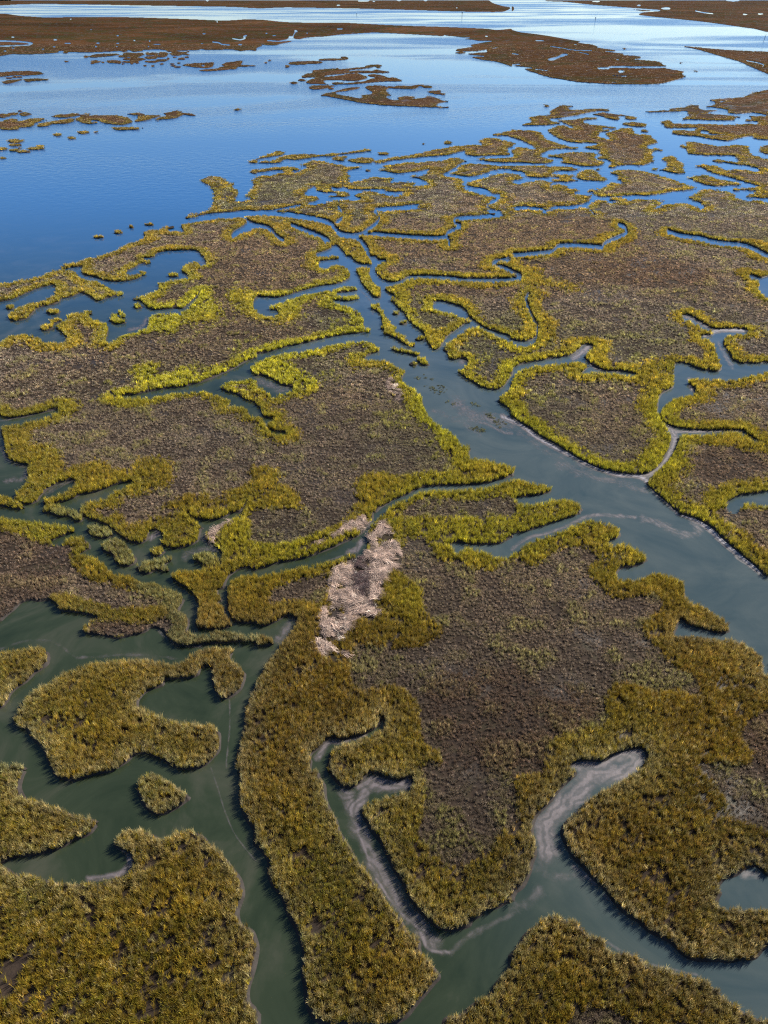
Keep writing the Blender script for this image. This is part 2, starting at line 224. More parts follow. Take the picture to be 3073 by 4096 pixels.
tile(2048, 512, 1024, 512, 0, [
('L', "-60 330 0 345 80 350 180 335 250 345 240 370 300 395 330 410 400 410 430 425 480 420 515 440 490 470 450 500 500 515 530 550 545 560 520 530 505 495 540 460 600 460 640 475 720 470 760 460 840 450 900 455 980 465 960 490 920 520 895 540 950 510 1000 490 1060 480 1120 480 1180 490 1230 520 1250 500 1180 465 1150 440 1200 420 1240 390 1320 390 1410 405 1450 425 1440 445 1500 455 1540 460 1600 455 1640 475 1720 480 1720 900 -60 900"),
('L', "-60 5 60 5 140 10 190 25 200 50 250 75 310 95 370 110 425 128 340 133 260 140 210 155 180 175 250 190 272 205 230 228 140 230 40 222 -60 225 -60 195 20 175 0 150 20 125 60 115 130 130 160 125 100 95 40 70 0 60 -60 60"),
('L', "-60 80 10 82 25 95 0 110 -60 115"),
('L', "230 0 260 -60 520 -60 570 0 640 10 560 30 570 45 490 40 560 50 620 65 640 60 610 30 660 10 720 0 770 0 800 30 880 35 910 60 945 90 870 115 890 125 960 130 985 140 910 150 910 190 905 220 840 240 760 240 680 245 620 248 660 225 600 200 550 188 590 175 560 150 600 140 520 138 475 118 530 105 600 105 500 95 420 95 340 80 280 50"),
('L', "235 175 300 160 370 150 450 148 540 155 560 170 530 185 590 210 595 225 550 245 460 245 380 232 320 220 345 200 290 190"),
('L', "-60 240 60 235 180 235 280 240 380 240 425 262 390 278 310 275 260 285 250 315 180 320 110 315 100 295 50 280 -60 265"),
('L', "255 300 310 290 380 295 400 305 370 317 280 315"), ('L', "270 332 340 320 420 325 430 340 370 348 290 345"),
('L', "430 300 480 265 530 265 570 300 625 328 570 340 480 335 435 325"), ('L', "-60 290 40 290 65 320 30 335 -60 335"),
('L', "80 350 130 335 210 330 250 348 210 365 140 362"), ('L', "260 365 320 358 380 380 425 400 370 412 310 405"),
('L', "645 290 680 265 760 260 850 270 950 295 1030 320 1100 345 1180 380 1140 400 1050 410 990 420 900 435 800 435 720 438 640 445 570 440 530 415 490 400 560 385 620 370 640 345 690 348 730 350 690 330 700 310"),
('L', "985 205 1000 180 1040 172 1080 200 1110 235 1100 260 1130 285 1070 295 1000 280 950 265 1010 245 1020 225"),
('L', "1050 15 1100 5 1200 8 1260 -60 1720 -60 1720 30 1650 45 1560 50 1470 65 1390 82 1300 72 1210 55 1130 48 1060 40"),
('W', "1220 10 1280 20 1300 35 1440 35 1300 42 1230 30"), ('L', "1570 55 1620 45 1720 35 1720 70 1600 72"),
('L', "1085 105 1140 105 1130 85 1170 78 1240 90 1320 105 1400 108 1470 100 1530 112 1535 145 1620 185 1720 220 1720 380 1620 375 1530 355 1450 330 1370 305 1290 285 1230 255 1195 240 1240 228 1310 235 1380 255 1420 270 1430 255 1520 265 1620 275 1540 245 1440 235 1370 220 1290 205 1350 200 1440 210 1480 212 1440 180 1340 178 1230 175 1150 165 1145 145 1110 125"),
('L', "1140 318 1190 305 1250 298 1310 310 1330 325 1410 335 1470 355 1480 365 1400 370 1310 375 1230 355 1180 335"),
('L', "1430 390 1520 378 1720 380 1720 405 1560 405 1470 400"), ('L', "1525 430 1600 408 1720 400 1720 455 1620 452 1550 445"), ('L', "1620 120 1660 100 1720 100 1720 170 1650 165 1620 150"),
('E', "860 15 18 7 690 458 60 9 930 262 15 5 560 263 18 4"),
('w', 18, "-60 820 80 815 180 805 260 795 290 770 320 757 440 757 540 765 590 770 600 745 660 715 740 680 745 660 730 635 690 622"),
('w', 20, "1010 665 1080 690 1160 702 1230 712 1300 732 1400 745 1500 755 1570 780 1630 810 1720 860"),
('b', "560 520 22 5 650 545 30 5 760 520 25 4 850 562 30 5 620 600 25 4 450 560 20 4 350 600 30 5 300 560 20 4 1050 560 25 5 1150 580 30 4 980 590 20 4 700 500 24 4 800 490 18 4 1300 560 30 4 1420 520 24 4 100 580 26 5"),
('w', 9, "-60 515 100 512 200 525 220 540 270 512 350 510 450 500"),
])
tile(0, 0, 1024, 512, 0, [
('L', "-60 -60 1720 -60 1720 45 1500 43 1300 40 1100 37 900 34 700 30 500 27 300 25 150 26 -60 28"),
('L', "-60 103 150 103 300 112 450 110 600 110 800 110 1000 115 1150 120 1280 125 1450 132 1720 137 1720 320 1620 322 1560 328 1500 318 1400 322 1330 320 1310 315 1280 322 1200 325 1100 325 1020 318 940 322 880 320 800 325 760 330 650 335 560 338 450 335 400 335 350 342 250 348 150 350 80 348 -60 345"),
('w', 11, "-60 262 60 265 150 270 210 280 180 290 140 292 60 295 -60 300"),
('e', "360 256 14 6 352 301 14 5 280 317 16 4 440 278 28 4 85 310 15 4 35 328 16 5 85 238 14 5 623 301 8 7 636 277 14 5 765 230 10 5 765 279 14 4 760 301 10 4 873 260 8 5 972 264 7 7 965 300 8 5 1020 286 34 4 1325 217 14 4 1310 281 14 4 592 190 6 4 1410 140 6 5 1345 4 8 5 460 122 8 4 400 333 24 6 1555 287 18 5"),
('w', 9, "1380 270 1420 275 1440 285 1490 290"), ('w', 9, "1510 248 1560 255 1590 245 1580 235 1600 228"),
('L', "580 362 620 350 700 346 780 348 740 358 660 366 600 370"),
('E', "560 365 13 7 803 328 20 6 885 324 42 8 840 348 40 10 800 362 35 8 870 360 50 10 905 350 30 10 880 383 58 12 830 380 30 7 985 348 40 10 1060 345 30 10 1040 362 45 8 980 372 38 9 1050 388 40 8 985 397 40 7 1150 345 55 13 1110 328 30 5 1190 338 20 6 1222 332 9 4 1215 352 14 5 1212 367 13 5 1178 379 25 6 1132 368 11 4 1093 377 10 4 620 397 32 7 600 407 12 5 668 402 9 5 735 397 48 9 765 405 20 5 848 399 50 7 797 412 9 4 853 412 9 4 890 406 10 4 942 423 13 5 990 425 9 5 1048 413 10 4 1120 412 15 4 1123 424 15 4 1155 432 24 4 1160 407 10 4 432 396 13 4 425 341 18 4 1540 706 18 6 110 495 35 5 60 502 25 4 230 513 70 8 180 522 18 5 30 745 40 14 85 733 35 10 160 735 40 14 130 715 15 5 300 772 8 4 810 828 80 8 925 824 6 4"),
('L', "1180 420 1220 412 1280 406 1330 405 1378 402 1380 425 1350 437 1290 436 1240 430"), ('e', "1318 422 14 7"),
('L', "1296 452 1350 445 1410 440 1430 430 1480 428 1440 420 1460 405 1510 397 1565 390 1570 405 1560 415 1620 420 1720 420 1640 428 1540 432 1530 445 1490 448 1420 455 1330 460"),
('L', "-60 470 60 462 180 457 260 465 275 478 200 485 100 485 40 490 -60 500"), ('L', "20 525 80 515 150 510 110 525 60 538 25 537"),
('L', "330 750 360 740 430 732 480 728 540 735 600 728 570 740 500 750 440 760 380 760"), ('L', "245 805 290 790 350 780 420 770 470 762 460 790 420 800 350 800 300 815 255 820"),
('L', "490 770 540 745 620 740 700 738 780 742 850 770 855 790 800 808 740 805 690 800 650 785 600 775 580 785 640 790 590 803 550 798 520 785"),
('L', "820 735 860 726 920 728 940 738 890 745"), ('L', "870 785 900 760 880 752 950 740 1030 740 1040 750 990 765 950 778 900 785"),
('L', "1000 775 1040 755 1080 745 1060 728 1110 718 1150 710 1180 722 1240 730 1270 742 1250 750 1190 742 1150 760 1090 770 1050 772"),
('L', "-60 790 0 785 60 765 120 770 100 782 160 775 200 762 280 762 260 785 220 800 200 820 140 825 60 840 -60 840"),
])
tile(1024, 0, 1024, 512, 0, [
('L', "-60 -60 1440 -60 1510 0 1540 20 1600 38 1650 48 1630 65 1580 76 1400 75 1200 70 1000 63 800 58 600 53 400 50 200 47 -60 45"),
('e', "535 33 14 5 690 6 48 4 765 9 10 4 928 2 14 4 1100 3 10 4 1303 49 6 4"),
('L', "-60 137 200 142 400 147 550 145 700 152 850 160 1000 166 1200 172 1350 178 1500 185 1560 193 1720 205 1720 440 1640 422 1560 398 1480 388 1400 368 1460 365 1490 362 1420 355 1375 348 1430 340 1500 335 1500 320 1560 310 1580 300 1460 325 1380 330 1310 330 1300 320 1350 310 1410 300 1390 290 1440 280 1510 268 1580 268 1500 262 1440 262 1400 255 1345 252 1400 242 1340 240 1280 232 1232 228 1222 217 1215 230 1150 228 1050 222 950 217 850 212 750 210 650 216 550 222 450 234 410 235 380 237 320 243 290 250 250 248 240 232 215 232 205 250 150 262 90 258 60 262 140 268 230 262 220 270 160 282 120 292 60 290 0 278 40 292 20 302 -60 320"),
('e', "260 200 12 8 70 214 10 4 545 186 26 4 333 213 7 4 1495 233 14 4 120 229 16 4"),
('w', 6, "240 240 250 215 262 200"),
('L', "217 403 300 395 420 395 420 408 330 412 320 416 230 416"), ('L', "407 385 450 377 540 378 598 374 590 382 520 388 430 390"),
('E', "1328 340 34 6 573 370 24 4 67 404 7 4 90 391 7 4 203 424 14 4 203 432 12 4 530 537 38 9 488 571 20 6 247 534 17 8 297 516 24 7 530 440 8 4 795 436 14 4"),
('L', "300 490 330 475 370 465 370 452 430 445 500 440 540 445 590 440 660 433 720 430 745 435 690 445 610 452 600 458 690 452 750 455 780 448 830 455 870 465 810 472 720 472 640 468 560 475 460 485 430 495 360 500 310 502"),
('L', "705 425 740 417 805 417 808 428 740 432"),
('L', "325 530 360 508 440 495 520 490 590 478 660 473 710 490 720 503 670 520 600 522 540 518 440 520 450 535 475 545 400 543 340 540"),
('L', "725 482 770 477 830 487 860 500 890 497 940 515 935 525 860 525 780 530 680 540 600 545 555 542 610 532 700 522 750 505 790 500 740 493"),
('L', "345 565 370 553 430 550 510 553 480 562 420 575 365 575"),
('L', "420 617 450 600 500 590 560 572 620 560 672 560 660 575 590 588 510 600 560 610 640 625 700 630 690 610 760 600 720 575 715 555 780 548 870 555 960 550 1050 562 1020 575 940 575 850 573 850 595 880 615 840 625 910 645 930 638 915 628 960 618 1030 620 1010 635 1080 628 1140 618 1200 640 1250 655 1190 668 1170 680 1272 692 1150 695 1000 690 850 683 700 668 560 642 470 625"),
('L', "1005 552 1050 543 1090 547 1070 557 1020 558"), ('L', "1078 558 1100 548 1140 552 1138 568 1090 568"), ('L', "1120 592 1150 584 1200 585 1190 597 1226 602 1220 610 1160 605"),
])
tile(2048, 0, 1025, 512, 0, [
('L', "200 -60 200 0 350 12 500 28 620 38 730 47 790 62 860 75 820 92 900 105 1050 120 1200 135 1320 150 1450 168 1560 182 1720 192 1720 -60"),
('w', 8, "700 48 830 58 960 67"), ('e', "1000 54 35 8 825 34 14 5 1510 92 18 4 1610 89 18 5 1440 2 45 6 545 9 32 4"), ('w', 7, "1190 70 1240 80 1305 88"), ('w', 6, "770 72 850 75 960 68"),
('L', "-60 30 0 38 15 55 0 72 -60 76"),
('L', "-60 200 60 208 200 225 320 245 450 268 420 272 540 292 560 308 660 322 660 330 560 327 730 345 700 352 825 362 820 378 760 380 940 395 980 415 1005 428 970 433 1060 450 1118 460 1100 475 1122 490 1090 508 1030 525 960 540 860 545 760 545 640 543 550 538 520 535 430 530 340 515 250 500 190 482 150 470 80 442 150 438 20 425 80 410 0 415 -60 425"),
('w', 9, "-60 345 0 345 40 350"), ('W', "230 380 290 365 330 345 370 352 310 372 260 392"), ('w', 6, "250 298 330 310 400 322 520 325"), ('w', 5, "430 335 500 350"),
('w', 10, "555 440 620 440 640 432 730 430 800 434 1010 432"), ('w', 7, "150 445 235 455"), ('e', "685 384 10 7 715 460 24 8 410 287 14 4 180 262 36 4 660 532 26 4"), ('w', 4, "650 488 750 490"),
('L', "1115 298 1200 305 1350 318 1500 328 1720 350 1720 490 1620 460 1540 425 1480 398 1420 380 1330 355 1220 322"), ('w', 7, "1520 390 1600 405 1635 420 1625 430"),
('L', "1280 645 1360 632 1490 625 1540 605 1620 585 1720 580 1720 750 1640 742 1560 730 1470 738 1410 732 1390 710 1270 690 1270 682 1320 670 1310 655"), ('e', "1365 654 25 4"),
('L', "865 715 920 710 1020 708 1030 695 1110 690 1160 675 1215 675 1210 690 1250 705 1320 705 1325 718 1260 728 1380 735 1490 755 1440 765 1440 778 1350 780 1200 775 1105 768 1150 745 1140 722 1060 722 900 728"),
('L', "1520 775 1560 765 1540 750 1560 742 1720 760 1720 810 1600 790"), ('L', "970 790 1000 770 1040 780 1050 795 1200 795 1400 800 1600 795 1720 810 1720 840 1050 850 1000 815"),
('L', "120 755 180 742 255 735 250 712 310 680 360 675 405 685 360 698 430 705 520 695 620 700 628 720 550 720 470 735 400 750 300 765 170 775 140 785"),
('L', "60 808 130 785 220 770 300 790 310 800 200 812"), ('L', "300 775 400 768 480 755 545 755 540 772 460 780 520 800 650 815 650 860 300 860 420 840 350 800"),
('L', "520 735 600 727 680 735 760 745 805 758 790 770 740 768 740 750 690 752 690 772 640 768 580 750"), ('L', "710 798 790 788 860 800 865 815 800 815"), ('L', "230 860 310 805 400 830 420 860"),
('E', "740 828 40 6 228 682 12 8 730 315 8 5 1093 406 6 4 1188 458 5 4 1200 460 5 4"),
])
# foam and scum rafts on the creeks: tile origin, half width, strength, line
FOAM = [
(1024,3072,45,.8,"670 110 700 150 670 230"),(1024,3072,70,.8,"730 90 850 110 960 90"),(1024,3072,75,.65,"590 170 630 260 670 380 720 500 790 640 850 750 920 850 1000 950 1090 1060 1150 1140"),(1024,3072,14,.8,"560 140 610 190 640 300 670 420 720 560 740 630"),(1024,3072,18,.8,"780 720 850 820 950 940 1060 1050 1120 1170 1250 1195"),(1024,3072,30,.4,"1180 1190 1260 1190 1350 1110 1500 1020 1660 950"),
(1024,2048,45,.55,"250 690 200 770 140 830"),(1024,2048,30,.8,"400 1600 440 1530 480 1490 560 1480 700 1440"),(1024,2048,28,.8,"690 190 660 240 600 265"),(1024,2048,20,.6,"730 80 740 150 700 200"),(1024,2048,12,.5,"430 330 560 285"),
(2048,2048,70,.8,"440 1640 560 1630 700 1570 820 1550 830 1610 700 1690 560 1700"),(2048,2048,26,1.3,"1080 0 1180 40 1260 90 1330 150 1420 230 1530 320 1620 390"),(2048,2048,34,.5,"850 40 950 70 1050 120 1150 150 1220 130 1180 70"),(2048,2048,18,.6,"0 240 100 170 250 130 380 80 480 30 600 20 800 35"),(2048,2048,12,.6,"1450 290 1540 350 1600 400"),
(2048,3072,100,.75,"640 20 500 60 420 180 300 260 220 380 210 470 230 560"),(2048,3072,50,.35,"130 640 300 700 450 690"),(2048,3072,45,.5,"1500 680 1600 690"),(2048,3072,20,.7,"400 640 470 690 540 750"),(2048,3072,24,.6,"600 830 660 870"),(2048,3072,16,.4,"500 1070 600 1120 800 1230 1000 1300 1200 1340"),(2048,3072,60,.35,"0 930 80 880 160 800"),
(0,3072,30,.8,"770 490 825 540 845 610 800 675 700 705 580 718"),(0,3072,8,.5,"1370 0 1420 150 1460 280 1520 420 1600 530 1660 600"),
(0,2048,8,.5,"1490 1220 1490 1400 1470 1600 1470 1660"),(0,2048,35,.5,"1280 130 1350 200 1400 240 1300 250 1200 290"),(0,2048,28,.8,"980 170 1030 130"),(0,2048,14,.35,"0 890 150 840 300 830 400 870 500 940 700 930 900 925 1150 950"),(0,2048,22,.6,"1030 770 1100 820 1160 860 1300 860"),(0,2048,16,.4,"540 650 640 680"),
(2048,1024,24,1.05,"-60 1040 60 1095 150 1165 280 1240 400 1300 530 1365 680 1415 820 1425 880 1465 960 1550 1060 1640"),(2048,1024,36,.9,"860 1430 960 1360 1030 1260 1055 1170 1000 1090"),(2048,1024,14,.95,"1060 1140 1200 1138 1340 1132 1500 1134"),(2048,1024,40,.4,"300 1350 500 1420 700 1470 860 1520"),(2048,1024,28,.95,"400 660 460 620 500 580"),(2048,1024,22,1.05,"1250 515 1350 480 1530 482"),(2048,1024,22,.7,"1110 385 1200 420 1300 475"),(2048,1024,20,.5,"1340 560 1380 640 1430 720"),(2048,1024,50,.3,"60 1150 250 1280 500 1400"),(2048,1024,18,1.,"1150 800 1165 860 1190 880"),(2048,1024,10,.8,"480 600 500 690 560 735 700 750"),
(1024,1024,60,.5,"1300 950 1400 1040 1500 1050 1650 1100"),(1024,1024,14,.6,"1350 990 1400 1060 1500 1090 1600 1140 1660 1150"),(1024,1024,35,.5,"0 790 150 860 230 855"),(1024,1024,26,.7,"1330 690 1370 680"),(1024,1024,10,.4,"660 200 740 290 760 380"),(1024,1024,30,.35,"1150 1000 1300 1060 1450 1150"),
(0,1024,28,.5,"10 1230 60 1320 170 1370 150 1440 40 1460"),(0,1024,22,.6,"950 410 920 460 840 480"),(0,1024,10,.6,"390 985 250 1020 100 1050 0 1070"),(0,1024,22,.5,"300 1540 400 1480 480 1450"),(0,1024,16,.5,"1290 40 1330 45"),
]
# ---------------------------------------------------------------------------------------------
# canvas: outlines -> masks (1 canvas px = 1.5 photo px), with a mirrored margin round the frame
# ---------------------------------------------------------------------------------------------
CS = 1.5
CW, CH = 2049, 2731
MX, MB = 260, 260
DU = 3073 / 1660.0               # photo px per display px

def parse(s):
    a = np.array(s.split(), float)
    return a.reshape(-1, 2)

def smooth_closed(p, n=4):
    p0, p1, p2, p3 = np.roll(p, 1, 0), p, np.roll(p, -1, 0), np.roll(p, -2, 0)
    out = []
    for k in range(n):
        t = k / n
        out.append(0.5 * ((2 * p1) + (-p0 + p2) * t + (2 * p0 - 5 * p1 + 4 * p2 - p3) * t * t + (-p0 + 3 * p1 - 3 * p2 + p3) * t ** 3))
    return np.stack(out, 1).reshape(-1, 2)

def smooth_open(p, n=6):
    q = np.vstack([2 * p[0] - p[1], p, 2 * p[-1] - p[-2]])
    out = []
    for i in range(1, len(q) - 2):
        p0, p1, p2, p3 = q[i - 1:i + 3]
        for k in range(n):
            t = k / n
            out.append(0.5 * ((2 * p1) + (-p0 + p2) * t + (2 * p0 - 5 * p1 + 4 * p2 - p3) * t * t + (-p0 + 3 * p1 - 3 * p2 + p3) * t ** 3))
    out.append(p[-1])
    return np.array(out)

def fill(img, poly, val, clip):
    x0, y0, x1, y1 = clip
    px, py = poly[:, 0], poly[:, 1]
    qx, qy = np.roll(px, -1), np.roll(py, -1)
    r0 = max(int(math.floor(py.min())), y0); r1 = min(int(math.ceil(py.max())) + 1, y1)
    for r in range(r0, r1):
        yc = r + 0.5
        m = ((py <= yc) & (qy > yc)) | ((qy <= yc) & (py > yc))
        if not m.any():
            continue
        xs = np.sort(px[m] + (yc - py[m]) / (qy[m] - py[m]) * (qx[m] - px[m]))
        for a, b in zip(xs[0::2], xs[1::2]):
            a = max(int(round(a)), x0); b = min(int(round(b)), x1)
            if b > a:
                img[r, a:b] = val

def stroke(img, line, half, val, clip, soft=False):
    x0, y0, x1, y1 = clip
    for (ax, ay), (bx, by) in zip(line[:-1], line[1:]):
        xa = max(int(min(ax, bx) - half - 2), x0); xb = min(int(max(ax, bx) + half + 3), x1)
        ya = max(int(min(ay, by) - half - 2), y0); yb = min(int(max(ay, by) + half + 3), y1)
        if xb <= xa or yb <= ya:
            continue
        gx, gy = np.meshgrid(np.arange(xa, xb) + .5, np.arange(ya, yb) + .5)
        dx, dy = bx - ax, by - ay
        t = np.clip(((gx - ax) * dx + (gy - ay) * dy) / (dx * dx + dy * dy + 1e-9), 0, 1)
        d = np.hypot(gx - ax - t * dx, gy - ay - t * dy)
        sub = img[ya:yb, xa:xb]
        if soft:
            np.maximum(sub, val * np.clip(1.25 - d / half, 0, 1), out=sub)
        else:
            sub[d <= half] = val

def ellipse(cx, cy, rx, ry):
    n = 14
    w = np.array([1 + random.uniform(-.22, .22) for _ in range(n)])
    t = np.arange(n) * 2 * math.pi / n
    return smooth_closed(np.stack([cx + rx * w * np.cos(t), cy + ry * w * np.sin(t)], 1), 3)

land = np.zeros((CH, CW), np.float32)
maps = {k: np.zeros((CH, CW), np.float32) for k in 'STBKDPRV'}
foam = np.zeros((CH, CW), np.float32)
for (tx, ty, tw, th, base, ops) in TILES:
    clip = (int(round(tx / CS)), int(round(ty / CS)), CW if tx + tw > 3000 else int(round((tx + tw) / CS)), CH if ty + th > 4000 else int(round((ty + th) / CS)))
    k = 1024 / 1660.0 / CS
    off = np.array([tx / CS, ty / CS])
    land[clip[1]:clip[3], clip[0]:clip[2]] = base
    loose = (max(clip[0] - 12, 0), max(clip[1] - 12, 0), min(clip[2] + 12, CW), min(clip[3] + 12, CH))
    for op in ops:
        c = op[0]
        if c in 'LW':
            fill(land, smooth_closed(parse(op[1])) * k + off, 1. if c == 'L' else 0., clip)
        elif c in 'Ee':
            for q in np.array(op[1].split(), float).reshape(-1, 4):
                fill(land, ellipse(*q) * k + off, 1. if c == 'E' else 0., loose)
        elif c == 'b':
            for q in np.array(op[1].split(), float).reshape(-1, 4):
                fill(maps['B'], ellipse(q[0], q[1], q[2] * 1.7, q[3] * 1.5) * k + off, 1., loose)
        elif c == 'w':
            stroke(land, smooth_open(parse(op[2])) * k + off, max(op[1] * .5 * k, 1.3), 0., clip)
        else:
            fill(maps[c], smooth_closed(parse(op[1])) * k + off, 1., loose)
for (tx, ty, half, val, line) in FOAM:
    k = 1024 / 1660.0 / CS
    stroke(foam, smooth_open(parse(line)) * k + np.array([tx / CS, ty / CS]), half * k, val, (0, 0, CW, CH), True)

def pad(a, mode='reflect'):
    return np.pad(a, ((0, MB), (MX, MX)), mode=mode)
def box(a, r):
    for ax in (0, 1):
        p = np.concatenate([np.repeat(np.take(a, [0], ax), r + 1, ax), a, np.repeat(np.take(a, [-1], ax), r, ax)], ax)
        c = np.cumsum(p, ax, dtype=np.float64)
        n = a.shape[ax]
        a = ((np.take(c, np.arange(2 * r + 1, 2 * r + 1 + n), ax) - np.take(c, np.arange(n), ax)) / (2 * r + 1)).astype(np.float32)
    return a
land = pad(land)
maps = {k: pad(v) for k, v in maps.items()}
foam = pad(foam) * (1 - (box(land, 1) > .9))
GH, GW = land.shape
landb = box(land, 1)
for k in 'STRV':
    maps[k] = box(box(maps[k], 9), 9)
for k in 'BKDP':
    maps[k] = box(maps[k], 3)

# ------------------------------------------------------------------ canvas <-> world
F = 1536.4
SP, CP = math.sin(PITCH), math.cos(PITCH)
ZP = 0.45                                    # outlines are read at mid canopy height
def to_world(cx, cy, z=ZP):
    xd = (np.asarray(cx, float) - MX) * CS / DU; yd = np.asarray(cy, float) * CS / DU
    xc = (xd - 830.0) / F; yc = (1106.0 - yd) / F
    t = (CAM_H - z) / (SP - yc * CP)
    return t * xc, t * (yc * SP + CP)
def to_canvas(X, Y, z=ZP):
    dz = z - CAM_H
    d = Y * CP - dz * SP
    u = Y * SP + dz * CP
    xd = 830.0 + F * X / d; yd = 1106.0 - F * u / d
    return xd * DU / CS + MX, yd * DU / CS
def sample(a, cx, cy):
    i = np.clip(cy.astype(int), 0, GH - 1); j = np.clip(cx.astype(int), 0, GW - 1)
    return a[i, j]

# smooth value noise in the world plane
_tab = rng.random((256, 256)).astype(np.float32)
def vnoise(x, y, s, seed=0):
    x = np.asarray(x) / s + 13.7 * seed; y = np.asarray(y) / s + 7.1 * seed
    i = np.floor(x).astype(int); j = np.floor(y).astype(int)
    fx = x - i; fy = y - j
    fx = fx * fx * (3 - 2 * fx); fy = fy * fy * (3 - 2 * fy)
    g = lambda a, b: _tab[(a * 57 + seed * 31) & 255, (b * 131 + a) & 255]
    return (g(i, j) * (1 - fx) + g(i + 1, j) * fx) * (1 - fy) + (g(i, j + 1) * (1 - fx) + g(i + 1, j + 1) * fx) * fy
def fnoise(x, y, s, seed=0):
    return .55 * vnoise(x, y, s, seed) + .3 * vnoise(x, y, s * .45, seed + 1) + .15 * vnoise(x, y, s * .2, seed + 2)

# ------------------------------------------------------------------ connected pieces of land
yrow = np.arange(GH) * CS / DU
farrow = np.clip(np.minimum((yrow - 200) / 60., (620 - yrow) / 120.), 0, 1)[:, None]
landf = box(landb, 1)
landb = landb * (1 - farrow) + (landf - .13) * farrow          # low sight lines: creeks open a little wider there
binm = landb > .5
binm[:, 0] = binm[:, -1] = False; binm[-1] = False; binm[0] = False
parent = [0]
def find(a):
    while parent[a] != a:
        parent[a] = parent[parent[a]]; a = parent[a]
    return a
labels = np.zeros((GH, GW), np.int32)
prev = []
for r in range(GH):
    row = binm[r]
    d = np.diff(np.concatenate([[0], row.view(np.int8), [0]]))
    st = np.nonzero(d == 1)[0]; en = np.nonzero(d == -1)[0]
    cur = []
    pi = 0
    for a, b in zip(st, en):
        lab = 0
        while pi < len(prev) and prev[pi][1] <= a:
            pi += 1
        q = pi
        while q < len(prev) and prev[q][0] < b:
            l2 = find(prev[q][2])
            if lab == 0: lab = l2
            elif l2 != lab:
                parent[l2] = lab
            q += 1
        if lab == 0:
            parent.append(len(parent)); lab = len(parent) - 1
        labels[r, a:b] = lab
        cur.append((a, b, lab))
    prev = cur
remap = np.array([find(i) for i in range(len(parent))], np.int32)
labels = remap[labels]

# ------------------------------------------------------------------ outlines (marching squares)
v = np.where(binm, np.maximum(landb, .501), np.minimum(landb, .499)).astype(np.float32)
a, b, c_, d_ = binm[:-1, :-1], binm[:-1, 1:], binm[1:, 1:], binm[1:, :-1]
case = (a * 1 + b * 2 + c_ * 4 + d_ * 8).astype(np.int8)
NE = GH * GW
nxt = {}
# land kept on the left of the direction of travel; edges T, R, B, L of a cell
segs = {1: [('L', 'T')], 2: [('T', 'R')], 3: [('L', 'R')], 4: [('R', 'B')], 5: [('L', 'T'), ('R', 'B')], 6: [('T', 'B')], 7: [('L', 'B')],
        8: [('B', 'L')], 9: [('B', 'T')], 10: [('T', 'R'), ('B', 'L')], 11: [('B', 'R')], 12: [('R', 'L')], 13: [('R', 'T')], 14: [('T', 'L')]}
def eid(i, j, e):
    if e == 'T': return i * GW + j
    if e == 'B': return (i + 1) * GW + j
    if e == 'L': return NE + i * GW + j
    return NE + i * GW + j + 1
for cs, sg in segs.items():
    ii, jj = np.nonzero(case == cs)
    for (e0, e1) in sg:
        A = eid(ii, jj, e0); B = eid(ii, jj, e1)
        nxt.update(zip(A.tolist(), B.tolist()))
loops = []
while nxt:
    s, n = next(iter(nxt.items()))
    lp = [s]
    cur = nxt.pop(s)
    while cur != s and cur in nxt:
        lp.append(cur); cur = nxt.pop(cur)
    if len(lp) >= 6:
        loops.append(np.array(lp))
def edge_points(lp):
    hor = lp < NE
    e = np.where(hor, lp, lp - NE)
    i, j = e // GW, e % GW
    i2 = np.where(hor, i, i + 1); j2 = np.where(hor, j + 1, j)
    v0, v1 = v[i, j], v[i2, j2]
    t = np.clip((.5 - v0) / (v1 - v0), .02, .98)
    x = j + np.where(hor, t, 0) + .5; y = i + np.where(hor, 0, t) + .5
    lab = np.where(v0 > .5, labels[i, j], labels[i2, j2])
    return x, y, int(np.median(lab))
by_label = {}
UPS = -1.0
for lp in loops:
    x, y, lab = edge_points(lp)
    for _ in range(2):
        x = .25 * np.roll(x, 1) + .5 * x + .25 * np.roll(x, -1); y = .25 * np.roll(y, 1) + .5 * y + .25 * np.roll(y, -1)
    st = 2 if len(x) > 24 else 1
    x, y = x[::st], y[::st]
    if len(x) < 5: continue
    # a shore that faces the camera is seen at its foot, one that faces away at the top of its grass
    tx_, ty_ = np.roll(x, -3) - np.roll(x, 3), np.roll(y, -3) - np.roll(y, 3)
    up = np.clip(tx_ / np.maximum(np.hypot(tx_, ty_), 1e-6) * UPS * 1.3, -1, 1)      # +1: faces the horizon
    for _ in range(3): up = .25 * np.roll(up, 1) + .5 * up + .25 * np.roll(up, -1)
    Yc = to_world(x, y)[1]
    amp = np.clip(1 - (Yc - 420) / 700., .25, 1)
    amp = amp * min(1., (y.max() - y.min()) / 45.)
    zz = ZP + amp * np.where(up > 0, .42 * up, .42 * up)
    X, Y = to_world(x, y, zz)
    by_label.setdefault(lab, []).append(np.stack([X, Y], 1))
def area(p):
    q = np.roll(p, -1, 0)
    return .5 * np.sum(p[:, 0] * q[:, 1] - q[:, 0] * p[:, 1])
print('pieces of land', len(by_label), 'outline points', sum(len(p) for l in by_label.values() for p in l))
